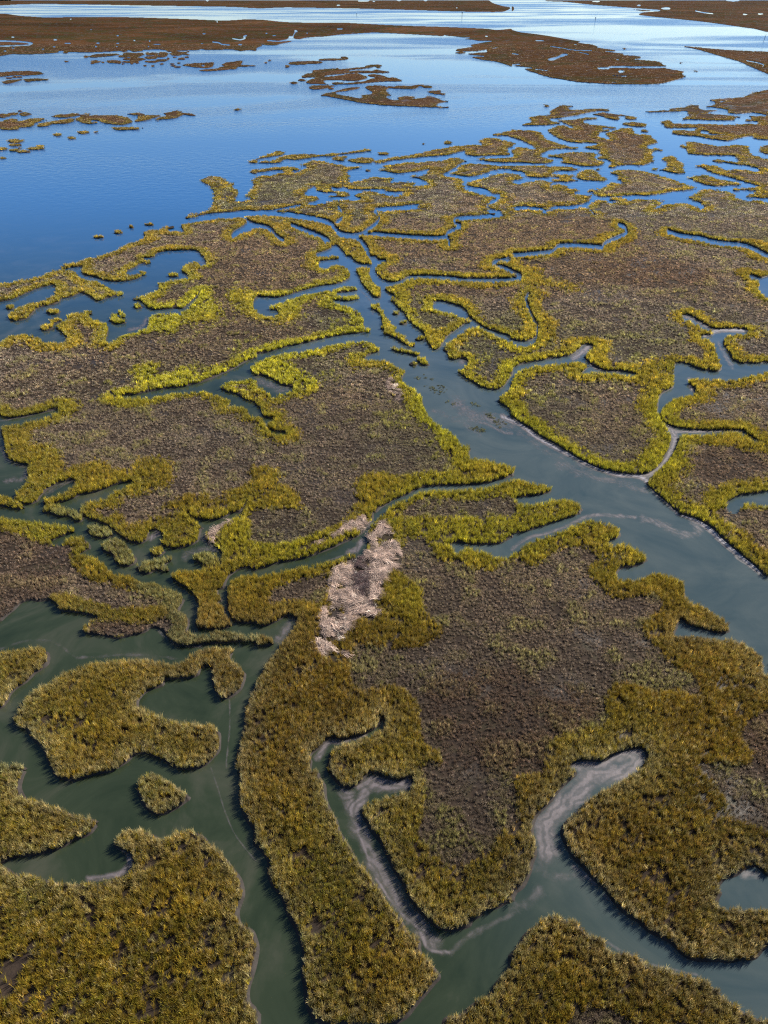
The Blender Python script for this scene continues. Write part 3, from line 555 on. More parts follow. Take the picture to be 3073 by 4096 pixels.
# ---------------------------------------------------------------------------------------------
# materials
# ---------------------------------------------------------------------------------------------
def mat(name):
    m = bpy.data.materials.new(name); m.use_nodes = True
    m.node_tree.nodes.clear()
    return m, m.node_tree.nodes, m.node_tree.links
def N(nodes, t, **kw):
    n = nodes.new(t)
    for k, v_ in kw.items(): setattr(n, k, v_)
    return n
def ramp(nodes, stops):
    r = nodes.new('ShaderNodeValToRGB'); e = r.color_ramp.elements
    while len(e) < len(stops): e.new(.5)
    for i, (p, c) in enumerate(stops):
        e[i].position = p; e[i].color = (*c, 1) if len(c) == 3 else c
    return r
def noise(nodes, links, vec, scale, detail=4, rough=.55, dist=0.):
    n = nodes.new('ShaderNodeTexNoise'); n.inputs['Scale'].default_value = scale; n.inputs['Detail'].default_value = detail
    n.inputs['Roughness'].default_value = rough; n.inputs['Distortion'].default_value = dist
    if vec is not None: links.new(vec, n.inputs['Vector'])
    return n
def maprange(nodes, links, val, a, b, c=0., d=1., smooth=True):
    n = nodes.new('ShaderNodeMapRange')
    if smooth: n.interpolation_type = 'SMOOTHSTEP'
    for i, x in enumerate((a, b, c, d)): n.inputs[i + 1].default_value = x
    links.new(val, n.inputs[0]); return n.outputs[0]
def math_(nodes, links, op, a, b=None):
    n = nodes.new('ShaderNodeMath'); n.operation = op
    for i, x in enumerate((a, b)):
        if x is None: continue
        if isinstance(x, (int, float)): n.inputs[i].default_value = x
        else: links.new(x, n.inputs[i])
    return n.outputs[0]
def mix(nodes, links, f, a, b, bt='MIX'):
    n = nodes.new('ShaderNodeMix'); n.data_type = 'RGBA'; n.blend_type = bt
    for i, x in ((0, f), (6, a), (7, b)):
        if isinstance(x, (int, float)): n.inputs[i].default_value = x
        elif isinstance(x, tuple): n.inputs[i].default_value = (*x, 1)
        else: links.new(x, n.inputs[i])
    return n.outputs[2]

# marsh mud with short dead thatch
M_MUD, n, l = mat('marsh_mud')
geo = N(n, 'ShaderNodeNewGeometry'); out = N(n, 'ShaderNodeOutputMaterial'); p = N(n, 'ShaderNodeBsdfPrincipled')
big = noise(n, l, geo.outputs['Position'], .045, 5, .6)
fine = noise(n, l, geo.outputs['Position'], 2.2, 5, .7)
base = ramp(n, [(.3, (.022, .016, .011)), (.5, (.034, .024, .017)), (.72, (.052, .038, .030))])
l.new(big.outputs[0], base.inputs[0])
col = mix(n, l, maprange(n, l, fine.outputs[0], .35, .7), base.outputs[0], (.024, .018, .015))
gr = noise(n, l, geo.outputs['Position'], .5, 4, .6)
col = mix(n, l, maprange(n, l, gr.outputs[0], .5, .75, 0, .5), col, (.050, .046, .022))
# far off, where blades are finer than a pixel, the turf itself is brown stubble
sep = N(n, 'ShaderNodeSeparateXYZ'); l.new(geo.outputs['Position'], sep.inputs[0])
st = N(n, 'ShaderNodeMapping'); st.inputs['Scale'].default_value = (.004, .016, 1); l.new(geo.outputs['Position'], st.inputs[0])
fb = noise(n, l, geo.outputs['Position'], .006, 7, .62, .8)
fcol = ramp(n, [(.32, (.026, .014, .005)), (.48, (.048, .023, .009)), (.6, (.070, .034, .014)), (.75, (.096, .047, .022))])
l.new(fb.outputs[0], fcol.inputs[0])
cr = noise(n, l, geo.outputs['Position'], .009, 3, .5, 1.0)          # old creek lines and their levees
crl = maprange(n, l, math_(n, l, 'ABSOLUTE', math_(n, l, 'SUBTRACT', cr.outputs[0], .5)), .008, .05, .8, 0)
fcl = mix(n, l, crl, fcol.outputs[0], (.030, .026, .008))
col = mix(n, l, maprange(n, l, sep.outputs[1], 180, 600), col, fcl)
l.new(col, p.inputs['Base Color'])
wet = noise(n, l, geo.outputs['Position'], .12, 3, .5)
l.new(maprange(n, l, wet.outputs[0], .50, .66, .9, .45), p.inputs['Roughness'])
l.new(math_(n, l, 'MULTIPLY', maprange(n, l, wet.outputs[0], .50, .66, .04, .16), maprange(n, l, sep.outputs[1], 300, 600, 1., .1)), p.inputs['Specular IOR Level'])
bm_ = N(n, 'ShaderNodeBump'); bm_.inputs['Strength'].default_value = .7; bm_.inputs['Distance'].default_value = .12
l.new(fine.outputs[0], bm_.inputs['Height']); l.new(bm_.outputs[0], p.inputs['Normal'])
l.new(p.outputs[0], out.inputs[0])

# wet bank mud
M_BANK, n, l = mat('bank_mud')
geo = N(n, 'ShaderNodeNewGeometry'); out = N(n, 'ShaderNodeOutputMaterial'); p = N(n, 'ShaderNodeBsdfPrincipled')
f = noise(n, l, geo.outputs['Position'], 1.2, 5, .65)
r = ramp(n, [(.3, (.016, .013, .011)), (.7, (.038, .031, .027))]); l.new(f.outputs[0], r.inputs[0])
l.new(r.outputs[0], p.inputs['Base Color']); p.inputs['Roughness'].default_value = .7; p.inputs['Specular IOR Level'].default_value = .15
bm_ = N(n, 'ShaderNodeBump'); bm_.inputs['Strength'].default_value = .6; bm_.inputs['Distance'].default_value = .08
l.new(f.outputs[0], bm_.inputs['Height']); l.new(bm_.outputs[0], p.inputs['Normal'])
l.new(p.outputs[0], out.inputs[0])

# turbid creek and bay water
M_WATER, n, l = mat('turbid_water')
geo = N(n, 'ShaderNodeNewGeometry'); out = N(n, 'ShaderNodeOutputMaterial'); p = N(n, 'ShaderNodeBsdfPrincipled')
sep = N(n, 'ShaderNodeSeparateXYZ'); l.new(geo.outputs['Position'], sep.inputs[0])
silt = noise(n, l, geo.outputs['Position'], .075, 5, .6, 2.2)
r = ramp(n, [(.32, (.012, .019, .010)), (.52, (.021, .029, .016)), (.7, (.040, .043, .029))]); l.new(silt.outputs[0], r.inputs[0])
r2 = ramp(n, [(.32, (.028, .044, .048)), (.7, (.055, .069, .067))]); l.new(silt.outputs[0], r2.inputs[0])
# the tidal channel carries greyer water than the still ponds on the other side of the marsh
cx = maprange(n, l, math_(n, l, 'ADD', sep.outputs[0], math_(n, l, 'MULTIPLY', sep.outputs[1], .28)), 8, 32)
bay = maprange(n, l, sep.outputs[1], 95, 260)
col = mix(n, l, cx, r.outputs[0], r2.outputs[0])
col = mix(n, l, bay, col, (.002, .058, .185))  # blue of the reflected sky put into the far water's base colour
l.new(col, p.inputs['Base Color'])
p.inputs['IOR'].default_value = 1.33
l.new(maprange(n, l, sep.outputs[1], 150, 700, .5, .26), p.inputs['Specular IOR Level'])      # a rippled sea mirrors less at low angles
# wind lanes: smooth slicks between rippled water
mp = N(n, 'ShaderNodeMapping'); mp.inputs['Scale'].default_value = (.0016, .0042, 1); mp.inputs['Rotation'].default_value = (0, 0, .12)
l.new(geo.outputs['Position'], mp.inputs[0])
lane = noise(n, l, mp.outputs[0], 1., 5, .6, 1.4)
lanef = maprange(n, l, lane.outputs[0], .42, .6, .08, 1.)
far = maprange(n, l, sep.outputs[1], 120, 900, .05, 1.)
w1 = noise(n, l, geo.outputs['Position'], 1.7, 3, .6)
w2 = noise(n, l, geo.outputs['Position'], .35, 3, .55)
hsum = math_(n, l, 'ADD', math_(n, l, 'MULTIPLY', w1.outputs[0], .22), w2.outputs[0])
bm_ = N(n, 'ShaderNodeBump'); bm_.inputs['Distance'].default_value = .8
l.new(math_(n, l, 'MULTIPLY', lanef, far), bm_.inputs['Strength'])
l.new(hsum, bm_.inputs['Height']); l.new(bm_.outputs[0], p.inputs['Normal'])
l.new(math_(n, l, 'ADD', .06, math_(n, l, 'MULTIPLY', math_(n, l, 'MULTIPLY', lanef, far), .16)), p.inputs['Roughness'])
l.new(p.outputs[0], out.inputs[0])

# foam and scum drawn out in swirls by the tide
M_FOAM, n, l = mat('tidal_foam')
geo = N(n, 'ShaderNodeNewGeometry'); out = N(n, 'ShaderNodeOutputMaterial')
den = N(n, 'ShaderNodeAttribute', attribute_name='scum'); bank = N(n, 'ShaderNodeAttribute', attribute_name='bank')
wv = noise(n, l, geo.outputs['Position'], .30, 2, .45, 1.6)
wv2 = noise(n, l, geo.outputs['Position'], 1.3, 2, .5, .6)
ph = math_(n, l, 'ADD', math_(n, l, 'MULTIPLY', bank.outputs['Fac'], 10.0), math_(n, l, 'MULTIPLY', wv.outputs[0], 15.0))
ph = math_(n, l, 'ADD', ph, math_(n, l, 'MULTIPLY', wv2.outputs[0], 4.0))
band = math_(n, l, 'ADD', math_(n, l, 'MULTIPLY', math_(n, l, 'SINE', ph), .5), .5)
fl = noise(n, l, geo.outputs['Position'], 5., 4, .7)
line = maprange(n, l, band, .0, .8, .55, 1.)
fl2 = noise(n, l, geo.outputs['Position'], .8, 4, .6, .5)
pat = fl.outputs[0]
ds_ = math_(n, l, 'ADD', den.outputs['Fac'], math_(n, l, 'MULTIPLY', math_(n, l, 'SUBTRACT', fl2.outputs[0], .5), 1.1))
al = math_(n, l, 'MULTIPLY', maprange(n, l, ds_, .12, 1.0, 0, .75), line)
df = N(n, 'ShaderNodeBsdfPrincipled'); df.inputs['Roughness'].default_value = .55
fc = ramp(n, [(.3, (.105, .088, .092)), (.7, (.165, .140, .146))]); l.new(pat, fc.inputs[0])
l.new(mix(n, l, maprange(n, l, den.outputs['Fac'], .85, 1.15, 0, 1), fc.outputs[0], (.30, .28, .31)), df.inputs['Base Color'])
tr = N(n, 'ShaderNodeBsdfTransparent'); mx = N(n, 'ShaderNodeMixShader')
l.new(al, mx.inputs[0]); l.new(tr.outputs[0], mx.inputs[1]); l.new(df.outputs[0], mx.inputs[2]); l.new(mx.outputs[0], out.inputs[0])

# grass blades: colour comes with every tuft, a little apart from blade to blade
def grass_mat(name, trans):
    m, n, l = mat(name)
    out = N(n, 'ShaderNodeOutputMaterial')
    at = N(n, 'ShaderNodeAttribute', attribute_type='INSTANCER', attribute_name='tint')
    sh = N(n, 'ShaderNodeAttribute', attribute_name='shade')
    col = mix(n, l, 1., at.outputs['Color'], sh.outputs['Color'], 'MULTIPLY')
    d = N(n, 'ShaderNodeBsdfDiffuse'); t = N(n, 'ShaderNodeBsdfTranslucent'); g = N(n, 'ShaderNodeBsdfGlossy'); g.inputs['Roughness'].default_value = .42
    l.new(col, d.inputs[0]); l.new(col, t.inputs[0]); g.inputs[0].default_value = (.9, .9, .85, 1)
    mx = N(n, 'ShaderNodeMixShader'); mx.inputs[0].default_value = trans
    l.new(d.outputs[0], mx.inputs[1]); l.new(t.outputs[0], mx.inputs[2])
    m2 = N(n, 'ShaderNodeMixShader'); m2.inputs[0].default_value = .05
    l.new(mx.outputs[0], m2.inputs[1]); l.new(g.outputs[0], m2.inputs[2]); l.new(m2.outputs[0], out.inputs[0])
    return m
M_GRASS = grass_mat('cordgrass', .38)
M_STRAW = grass_mat('dead_reed', .1)
# ---------------------------------------------------------------------------------------------
# grass tuft shapes (shared, only ever drawn as part of the grass on an island)
# ---------------------------------------------------------------------------------------------
protos = bpy.data.collections.new('tuft_shapes')
def new_mesh(name, V, Fc, mats, shade=None, smooth=False):
    me = bpy.data.meshes.new(name)
    me.from_pydata([tuple(map(float, q)) for q in V], [], Fc)
    for m in mats: me.materials.append(m)
    if shade is not None:
        a = me.color_attributes.new('shade', 'FLOAT_COLOR', 'POINT')
        a.data.foreach_set('color', np.asarray(shade, np.float32).ravel())
    if smooth: me.polygons.foreach_set('use_smooth', np.ones(len(me.polygons), bool))
    me.update()
    return me
def tuft(nb, rad, h, w, lean, rnd, fold=.0, spread=1.):
    V, Fc, S = [], [], []
    for _ in range(nb):
        r = rad * math.sqrt(rnd.random()); a = rnd.random() * 6.283
        x, y = r * math.cos(a), r * math.sin(a)
        la = a + rnd.uniform(-1.2, 1.2); L = lean * rnd.uniform(.3, 1.3) * h
        hh = h * rnd.uniform(.6, 1.12); ww = w * rnd.uniform(.7, 1.3)
        dx, dy = math.cos(la), math.sin(la)
        fa = rnd.random() * 6.283; sx, sy = math.cos(fa) * ww / 2, math.sin(fa) * ww / 2
        b = len(V)
        V += [(x - sx, y - sy, 0), (x + sx, y + sy, 0),
              (x + dx * L * .3 - sx * .85, y + dy * L * .3 - sy * .85, hh * .6), (x + dx * L * .3 + sx * .85, y + dy * L * .3 + sy * .85, hh * .6),
              (x + dx * L, y + dy * L, hh * (1 - .25 * rnd.random() * lean))]
        Fc += [(b, b + 1, b + 3, b + 2), (b + 2, b + 3, b + 4)]
        s = math.exp(rnd.gauss(-.1, .42)); g = rnd.uniform(.9, 1.08)
        S += [(s, s * g, s, 1)] * 5
    return V, Fc, S
def straw(nb, rad, rnd, w=.03):
    V, Fc, S = [], [], []
    main = rnd.random() * 6.283
    for _ in range(nb):
        x, y = rnd.gauss(0, rad * .4), rnd.gauss(0, rad * .4); a = main + rnd.gauss(0, .45)
        L = rnd.uniform(.5, 1.1) * rad; z = rnd.uniform(.02, .22); dz = rnd.uniform(-.1, .12)
        dx, dy = math.cos(a) * L, math.sin(a) * L; sx, sy = -math.sin(a) * w / 2, math.cos(a) * w / 2
        b = len(V)
        V += [(x - dx - sx, y - dy - sy, z - dz), (x - dx + sx, y - dy + sy, z - dz), (x - sx, y - sy, z + .1), (x + sx, y + sy, z + .1), (x + dx, y + dy, z + dz)]
        Fc += [(b, b + 1, b + 3, b + 2), (b + 2, b + 3, b + 4)]
        s = rnd.uniform(.6, 1.25); S += [(s, s, s, 1)] * 5
    return V, Fc, S
rnd = random.Random(3)
KIND = {}
def proto(kind, data, m):
    i = len(protos.objects)
    o = bpy.data.objects.new('tuft_%02d' % i, new_mesh('tuft_%02d' % i, data[0], data[1], [m], data[2]))
    protos.objects.link(o)
    KIND.setdefault(kind, []).append(i)
for _ in range(5): proto('tall_near', tuft(16, .11, .72, .022, .26, rnd), M_GRASS)
for _ in range(3): proto('short_near', tuft(18, .11, .36, .022, .30, rnd), M_GRASS)
for _ in range(3): proto('tall_mid', tuft(20, .22, .70, .045, .3, rnd), M_GRASS)
for _ in range(3): proto('short_mid', tuft(20, .20, .38, .045, .32, rnd), M_GRASS)
for _ in range(3): proto('tall_far', tuft(40, .95, .58, .14, .35, rnd), M_GRASS)
for _ in range(2): proto('short_far', tuft(44, 1.3, .38, .16, .5, rnd), M_GRASS)
for _ in range(3): proto('straw', straw(26, .48, rnd, .024), M_STRAW)
for _ in range(2): proto('litter', straw(26, .3, rnd, .025), M_STRAW)

ng = bpy.data.node_groups.new('grow_tufts', 'GeometryNodeTree')
ng.interface.new_socket('Geometry', in_out='INPUT', socket_type='NodeSocketGeometry')
ng.interface.new_socket('Geometry', in_out='OUTPUT', socket_type='NodeSocketGeometry')
gi = ng.nodes.new('NodeGroupInput'); go = ng.nodes.new('NodeGroupOutput')
ci = ng.nodes.new('GeometryNodeCollectionInfo'); ci.inputs['Collection'].default_value = protos
ci.inputs['Separate Children'].default_value = True; ci.inputs['Reset Children'].default_value = True
ip = ng.nodes.new('GeometryNodeInstanceOnPoints'); ip.inputs['Pick Instance'].default_value = True
def named(nm, ty):
    q = ng.nodes.new('GeometryNodeInputNamedAttribute'); q.data_type = ty; q.inputs['Name'].default_value = nm
    return [o for o in q.outputs if o.enabled and o.name == 'Attribute'][0]
ng.links.new(gi.outputs[0], ip.inputs['Points']); ng.links.new(ci.outputs[0], ip.inputs['Instance'])
ng.links.new(named('shape', 'INT'), ip.inputs['Instance Index'])
ng.links.new(named('turn', 'FLOAT_VECTOR'), ip.inputs['Rotation']); ng.links.new(named('size', 'FLOAT_VECTOR'), ip.inputs['Scale'])
ng.links.new(ip.outputs[0], go.inputs[0])

def grow(name, P, shape, turn, size, tint, par=None):
    me = bpy.data.meshes.new(name)
    me.vertices.add(len(P)); me.vertices.foreach_set('co', np.asarray(P, np.float32).ravel())
    me.attributes.new('shape', 'INT', 'POINT').data.foreach_set('value', np.asarray(shape, np.int32))
    me.attributes.new('turn', 'FLOAT_VECTOR', 'POINT').data.foreach_set('vector', np.asarray(turn, np.float32).ravel())
    me.attributes.new('size', 'FLOAT_VECTOR', 'POINT').data.foreach_set('vector', np.asarray(size, np.float32).ravel())
    t4 = np.ones((len(P), 4), np.float32); t4[:, :3] = tint
    me.attributes.new('tint', 'FLOAT_COLOR', 'POINT').data.foreach_set('color', t4.ravel())
    o = bpy.data.objects.new(name, me); C.objects.link(o)
    md = o.modifiers.new('grow', 'NODES'); md.node_group = ng
    o.parent = par
    o['kind'] = 'stuff'
    return o

# ---------------------------------------------------------------------------------------------
# land: every piece of marsh a solid bank of mud with a sloping shore
# ---------------------------------------------------------------------------------------------
TOP = .22
pieces = {}
allb = []
for lab, ls in by_label.items():
    V2, E = [], []
    keep = []
    for p in ls:
        A_ = area(p)
        if abs(A_) < .25: continue
        keep.append(p)
    if not keep or max(area(p) for p in keep) <= 0: continue
    outer = max(keep, key=area)
    ux, uy = to_canvas(outer[:, 0], outer[:, 1]); ux = (ux - MX) * CS / DU; uy = uy * CS / DU
    if ux.max() < 1 or ux.min() > 1659 or uy.min() > 2210: continue          # nothing of it stands in the photograph
    for p in keep:
        b0 = len(V2); n_ = len(p)
        V2 += [Vector(q) for q in p]
        E += [(b0 + i, b0 + (i + 1) % n_) for i in range(n_)]
        allb.append(p)
    vo, eo, fo, ov, oe, of = delaunay_2d_cdt(V2, E, [], 1, 1e-5)
    va = np.array([tuple(q) for q in vo]); fa = np.array([tuple(f) for f in fo])
    cen = va[fa].mean(1)
    good = np.ones(len(fa), bool)
    for p in keep:
        if area(p) > 0: continue
        lo, hi = p.min(0), p.max(0)
        cand = np.nonzero(((cen >= lo) & (cen <= hi)).all(1))[0]
        if not len(cand): continue
        q = np.roll(p, -1, 0)
        ins = np.zeros(len(cand), bool)
        for (ax, ay), (bx, by) in zip(p, q):
            if ay == by: continue
            cr = (ay > cen[cand, 1]) != (by > cen[cand, 1])
            ins ^= cr & (cen[cand, 0] < (bx - ax) * (cen[cand, 1] - ay) / (by - ay) + ax)
        good[cand[ins]] = False
    fo = [tuple(int(k) for k in f) for f in fa[good]]
    V = [(q[0], q[1], TOP) for q in vo]
    o = bpy.data.objects.new('marsh_island', new_mesh('marsh_island', V, fo, [M_MUD]))
    C.objects.link(o)
    V, Fc = [], []
    for p in keep:
        t = np.roll(p, -1, 0) - np.roll(p, 1, 0)
        ln = np.maximum(np.hypot(t[:, 0], t[:, 1]), 1e-6)
        nx, ny = t[:, 1] / ln, -t[:, 0] / ln
        b0 = len(V); n_ = len(p)
        wob = .7 + .6 * vnoise(p[:, 0], p[:, 1], 1.7, 4)
        for off_, z in ((0., TOP), (.08, .12), (.26, .0), (.6, -.3)):
            V += list(zip(p[:, 0] + nx * off_ * wob, p[:, 1] + ny * off_ * wob, [z] * n_))
        for k in range(3):
            for i in range(n_):
                j = (i + 1) % n_
                Fc.append((b0 + k * n_ + i, b0 + (k + 1) * n_ + i, b0 + (k + 1) * n_ + j, b0 + k * n_ + j))
    b_ = bpy.data.objects.new('mud_bank', new_mesh('mud_bank', V, Fc, [M_BANK]))
    C.objects.link(b_); b_.parent = o
    pieces[lab] = dict(obj=o, area=sum(area(p) for p in keep), outer=outer, bb=(ux.min(), uy.min(), ux.max(), uy.max()))
shore = np.vstack(allb)
kd = kdtree.KDTree(len(shore))
for i, q in enumerate(shore): kd.insert((q[0], q[1], 0), i)
kd.balance()
nrm = []
for p in allb:
    t = np.roll(p, -1, 0) - np.roll(p, 1, 0); ln = np.maximum(np.hypot(t[:, 0], t[:, 1]), 1e-6)
    nrm.append(np.stack([t[:, 1] / ln, -t[:, 0] / ln], 1))
nrm = np.vstack(nrm)
def shore_signed(X, Y):
    f = kd.find
    r = [f((a_, b_, 0)) for a_, b_ in zip(X.tolist(), Y.tolist())]
    i = np.array([q[1] for q in r]); d = np.array([q[2] for q in r], np.float32)
    side = (X - shore[i, 0]) * nrm[i, 0] + (Y - shore[i, 1]) * nrm[i, 1]
    return d, side
def shore_dist(X, Y):
    f = kd.find
    return np.array([f((a_, b_, 0))[2] for a_, b_ in zip(X.tolist(), Y.tolist())], np.float32)
# ---------------------------------------------------------------------------------------------
# grass: tall cordgrass along the creeks, short brown grass in the middle of the marsh
# ---------------------------------------------------------------------------------------------
GOLD = np.array((.255, .178, .020)); OLIVE = np.array((.125, .130, .016)); LIME = np.array((.265, .245, .018)); BROWN = np.array((.115, .058, .018))
PALE = np.array((.40, .36, .21)); SAGE = np.array((.20, .205, .10)); TAN = np.array((.25, .190, .130)); GREY = np.array((.165, .138, .103)); RED = np.array((.140, .085, .055)); DGREEN = np.array((.165, .160, .050))
# brightest green stretches of the marsh, as (x, y, radii) on the plane, read from the photograph
GREEN = [(330, 690, 110, 50, 1), (430, 650, 110, 60, .8), (600, 770, 130, 50, 1.1), (430, 810, 190, 35, 1.1), (650, 810, 80, 40, 1.2), (930, 920, 110, 140, .8), (900, 660, 90, 90, .45), (740, 690, 90, 90, .9), (640, 650, 120, 40, .7),
         (1090, 790, 100, 70, .6), (1130, 920, 140, 90, .7), (1330, 990, 200, 60, .65), (1430, 900, 60, 90, .5), (1030, 1110, 170, 70, .6), (600, 1160, 150, 50, .7), (1000, 1150, 180, 60, .5), (1500, 1120, 120, 100, .4), (250, 850, 150, 60, .5),
         (1180, 790, 300, 60, .3), (90, 1130, 90, 30, .4), (900, 1290, 80, 60, .4), (1300, 1600, 150, 100, .3), (850, 1800, 260, 200, .12)]
def mixc(a_, b_, t):
    t = np.clip(t, 0, 1)[:, None]
    return a_ * (1 - t) + b_ * t

FR = [  # near edge, far edge, tufts per square metre (tall, short), shapes
    (10, 62, 48., 30., 'tall_near', 'short_near'),
    (62, 105, 22., 18., 'tall_near', 'short_near'),
    (105, 220, 8., 7., 'tall_mid', 'short_mid'),
    (220, 420, 1.1, .8, 'tall_far', 'short_far'),
    (420, 1000, .16, .06, 'tall_far', 'short_far'),
]
grassP = {}
wrack = []
water_plants = []
for (y0, y1, dt, ds, kt, ks) in FR:
    dens = max(dt, ds)
    hw = (y1 * .60 + 26) if y1 < 1000 else y1 * .60
    n_ = int(dens * (y1 - y0) * 2 * hw)
    X = rng.uniform(-hw, hw, n_).astype(np.float32); Y = rng.uniform(y0, y1, n_).astype(np.float32)
    ok = np.abs(X) < Y * .585 + 24
    X, Y = X[ok], Y[ok]
    cx, cy = to_canvas(X, Y)
    ok = (cx > 1) & (cx < GW - 1) & (cy < GH - 1) & (cy > 0)
    X, Y, cx, cy = X[ok], Y[ok], cx[ok], cy[ok]
    lb = sample(labels, cx, cy)
    wp = (lb == 0) & (sample(maps['P'], cx, cy) > .5)
    if wp.any(): water_plants.append((X[wp], Y[wp]))
    ok = lb > 0
    X, Y, cx, cy, lb = X[ok], Y[ok], cx[ok], cy[ok], lb[ok]
    xd = (cx - MX) * CS / DU; yd = cy * CS / DU
    D, side = shore_signed(X, Y)
    ok = side < (.2 if y1 < 110 else .1)
    X, Y, cx, cy, lb, xd, yd, D = [a_[ok] for a_ in (X, Y, cx, cy, lb, xd, yd, D)]
    S = sample(maps['S'], cx, cy); T = sample(maps['T'], cx, cy); Bm = sample(maps['B'], cx, cy); K = sample(maps['K'], cx, cy); Dt = sample(maps['D'], cx, cy)
    Rm = sample(maps['R'], cx, cy); Vm = sample(maps['V'], cx, cy)
    n1 = fnoise(X, Y, 7., 1); n2 = fnoise(X, Y, 2.2, 5); n3 = fnoise(X, Y, 22., 9)
    w0 = .3 + 2.9 * n1 * (.35 + 1.25 * n3) + np.clip((Y - 200) / 300., 0, 2.5)
    auto = np.clip((D - w0) / 1.5, 0, 1) ** .8 * (1 - np.clip(T * 1.6, 0, 1))
    lower = np.clip((yd - 1095) / 25., 0, 1)
    sh = np.maximum(auto, np.clip(S * 2 - .6, 0, 1)) * (1 - lower) + lower * np.clip((S - .5) * 1.7 + .5 + (n1 - .5) * 1.3 + (n3 - .5) * .6, 0, 1)
    rnd_ = rng.random(len(X))
    is_short = rnd_ < sh
    clump = is_short & (n2 > .64) & (rng.random(len(X)) < .4)          # taller clumps dotted over the short turf
    pr = np.where(is_short, ds / dens * (.55 + .9 * (n2 > .45)) , dt / dens)
    gap = fnoise(X, Y, 1.1, 15)
    pr = np.where(~is_short & (gap < .37) & (D > .6), pr * .22, pr)
    pr = np.where(Bm > .5, .03, pr); pr = np.where(K > .5, .5 * (n2 > .5), pr); pr = np.where(Dt > .4, 0, pr)
    wr = (K > .45) & (Dt < .4) & (rng.random(len(X)) < .6)
    li = (Dt >= .4) & (rng.random(len(X)) < .8)
    for flag, kd_ in ((wr, 'straw'), (li, 'litter')):
        if flag.any(): wrack.append((X[flag], Y[flag], kd_))
    ok = rng.random(len(X)) < pr
    sel = lambda *q: [a_[ok] for a_ in q]
    X, Y, lb, D, n1, n2, n3, is_short, clump, xd, yd, Rm, Vm, K, sh = sel(X, Y, lb, D, n1, n2, n3, is_short, clump, xd, yd, Rm, Vm, K, sh)
    m_ = len(X)
    if not m_: continue
    # colours
    j1, j2, j3 = rng.random(m_), rng.random(m_), rng.random(m_)
    green = np.zeros(m_)
    for gx, gy, rx, ry, gv in GREEN:
        green = np.maximum(green, gv * np.exp(-((xd - gx) / rx) ** 2 - ((yd - gy) / ry) ** 2))
    nearf_ = np.clip((yd - 1150) / 250., 0, 1)
    edge = np.exp(-D / 1.2)
    tall = mixc(OLIVE[None], GOLD[None], .36 + .75 * n1 + (j1 - .5) * .9)
    tall = mixc(tall, BROWN[None], np.clip((n3 - .45) * 1.5, 0, .32) * (.35 + .65 * nearf_) + (j2 < .25) * .4 * (.4 + .6 * nearf_))
    tall = mixc(tall, LIME[None], green * 1.0 + (.05 + .3 * edge) * np.clip((1300 - yd) / 100., 0, 1) * np.clip((yd - 480) / 120., 0, 1))
    nearf = np.clip((yd - 1250) / 250., 0, 1)
    tall = mixc(tall, PALE[None], nearf * (edge * .5 * (j3 < .6) + .32 * (j3 > .86)) + (1 - nearf) * .10 * (j3 > .8))
    tall = mixc(tall, SAGE[None], Vm * (.25 + .6 * j2))
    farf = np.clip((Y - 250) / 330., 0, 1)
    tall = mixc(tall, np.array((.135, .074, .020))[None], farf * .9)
    short = mixc(GREY[None], TAN[None], (1 - nearf) * .9 * (1 - np.clip(green, 0, 1)) * n3 * 1.5 + (j1 - .5) * .5)
    short = mixc(short, DGREEN[None], np.clip(green * .35 + (.35 + .25 * nearf) * (n2 > .5) * j2, 0, 1))
    big = fnoise(X, Y, 45., 21)
    short = mixc(short, np.array((.215, .125, .055))[None], np.clip((big - .48) * 4, 0, .42) * np.clip((Y - 70) / 80., .25, 1))
    short = mixc(short, np.array((.150, .140, .062))[None], np.clip((.42 - big) * 4, 0, .6))
    short = mixc(short, RED[None], np.clip(Rm * .5 + nearf * .1, 0, 1))
    short = mixc(short, mixc(DGREEN[None], LIME[None], .25 + green * .5), clump * (.45 + .4 * green) * (1 - .6 * Rm))
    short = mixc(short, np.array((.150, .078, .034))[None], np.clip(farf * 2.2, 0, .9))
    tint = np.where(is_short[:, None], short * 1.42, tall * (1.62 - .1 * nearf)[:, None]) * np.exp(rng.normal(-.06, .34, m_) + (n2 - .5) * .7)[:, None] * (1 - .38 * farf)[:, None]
    # sizes
    sc = .8 + .4 * rng.random(m_)
    hz = np.where(is_short, np.where(clump, 1.5, .80) * (1 + .5 * (1 - sh)), .28 + .40 * n2 + .36 * n1 + .36 * rng.random(m_) - .25 * sh) * sc
    hz = np.where(K > .5, hz * .5, hz)
    if y1 < 70: sc = sc * .8
    if y0 >= 220: hz = hz * .7
    if y0 >= 420: sc = sc * 1.35
    if y0 >= 1000: sc = sc * 2.2; hz = hz * .9
    size = np.stack([sc, sc, hz], 1)
    turn = np.stack([rng.normal(0, .10, m_), rng.normal(0, .10, m_), rng.uniform(0, 6.283, m_)], 1)
    # prevailing wind leans the tall grass over a little
    turn[:, 0] += 0
    shape = np.where(is_short, rng.choice(KIND[ks], m_), rng.choice(KIND[kt], m_))
    P = np.stack([X, Y, np.full(m_, TOP - .03)], 1)
    o_ = np.argsort(lb, kind='stable')
    ul, st = np.unique(lb[o_], return_index=True)
    for q, (u, s0) in enumerate(zip(ul, st)):
        e0 = st[q + 1] if q + 1 < len(st) else m_
        idx = o_[s0:e0]
        for part_, fl_ in (('tall_grass', ~is_short[idx]), ('short_grass', is_short[idx])):
            if fl_.any():
                k_ = idx[fl_]
                grassP.setdefault((int(u), part_), []).append((P[k_], shape[k_], turn[k_], size[k_], tint[k_]))
tot = 0
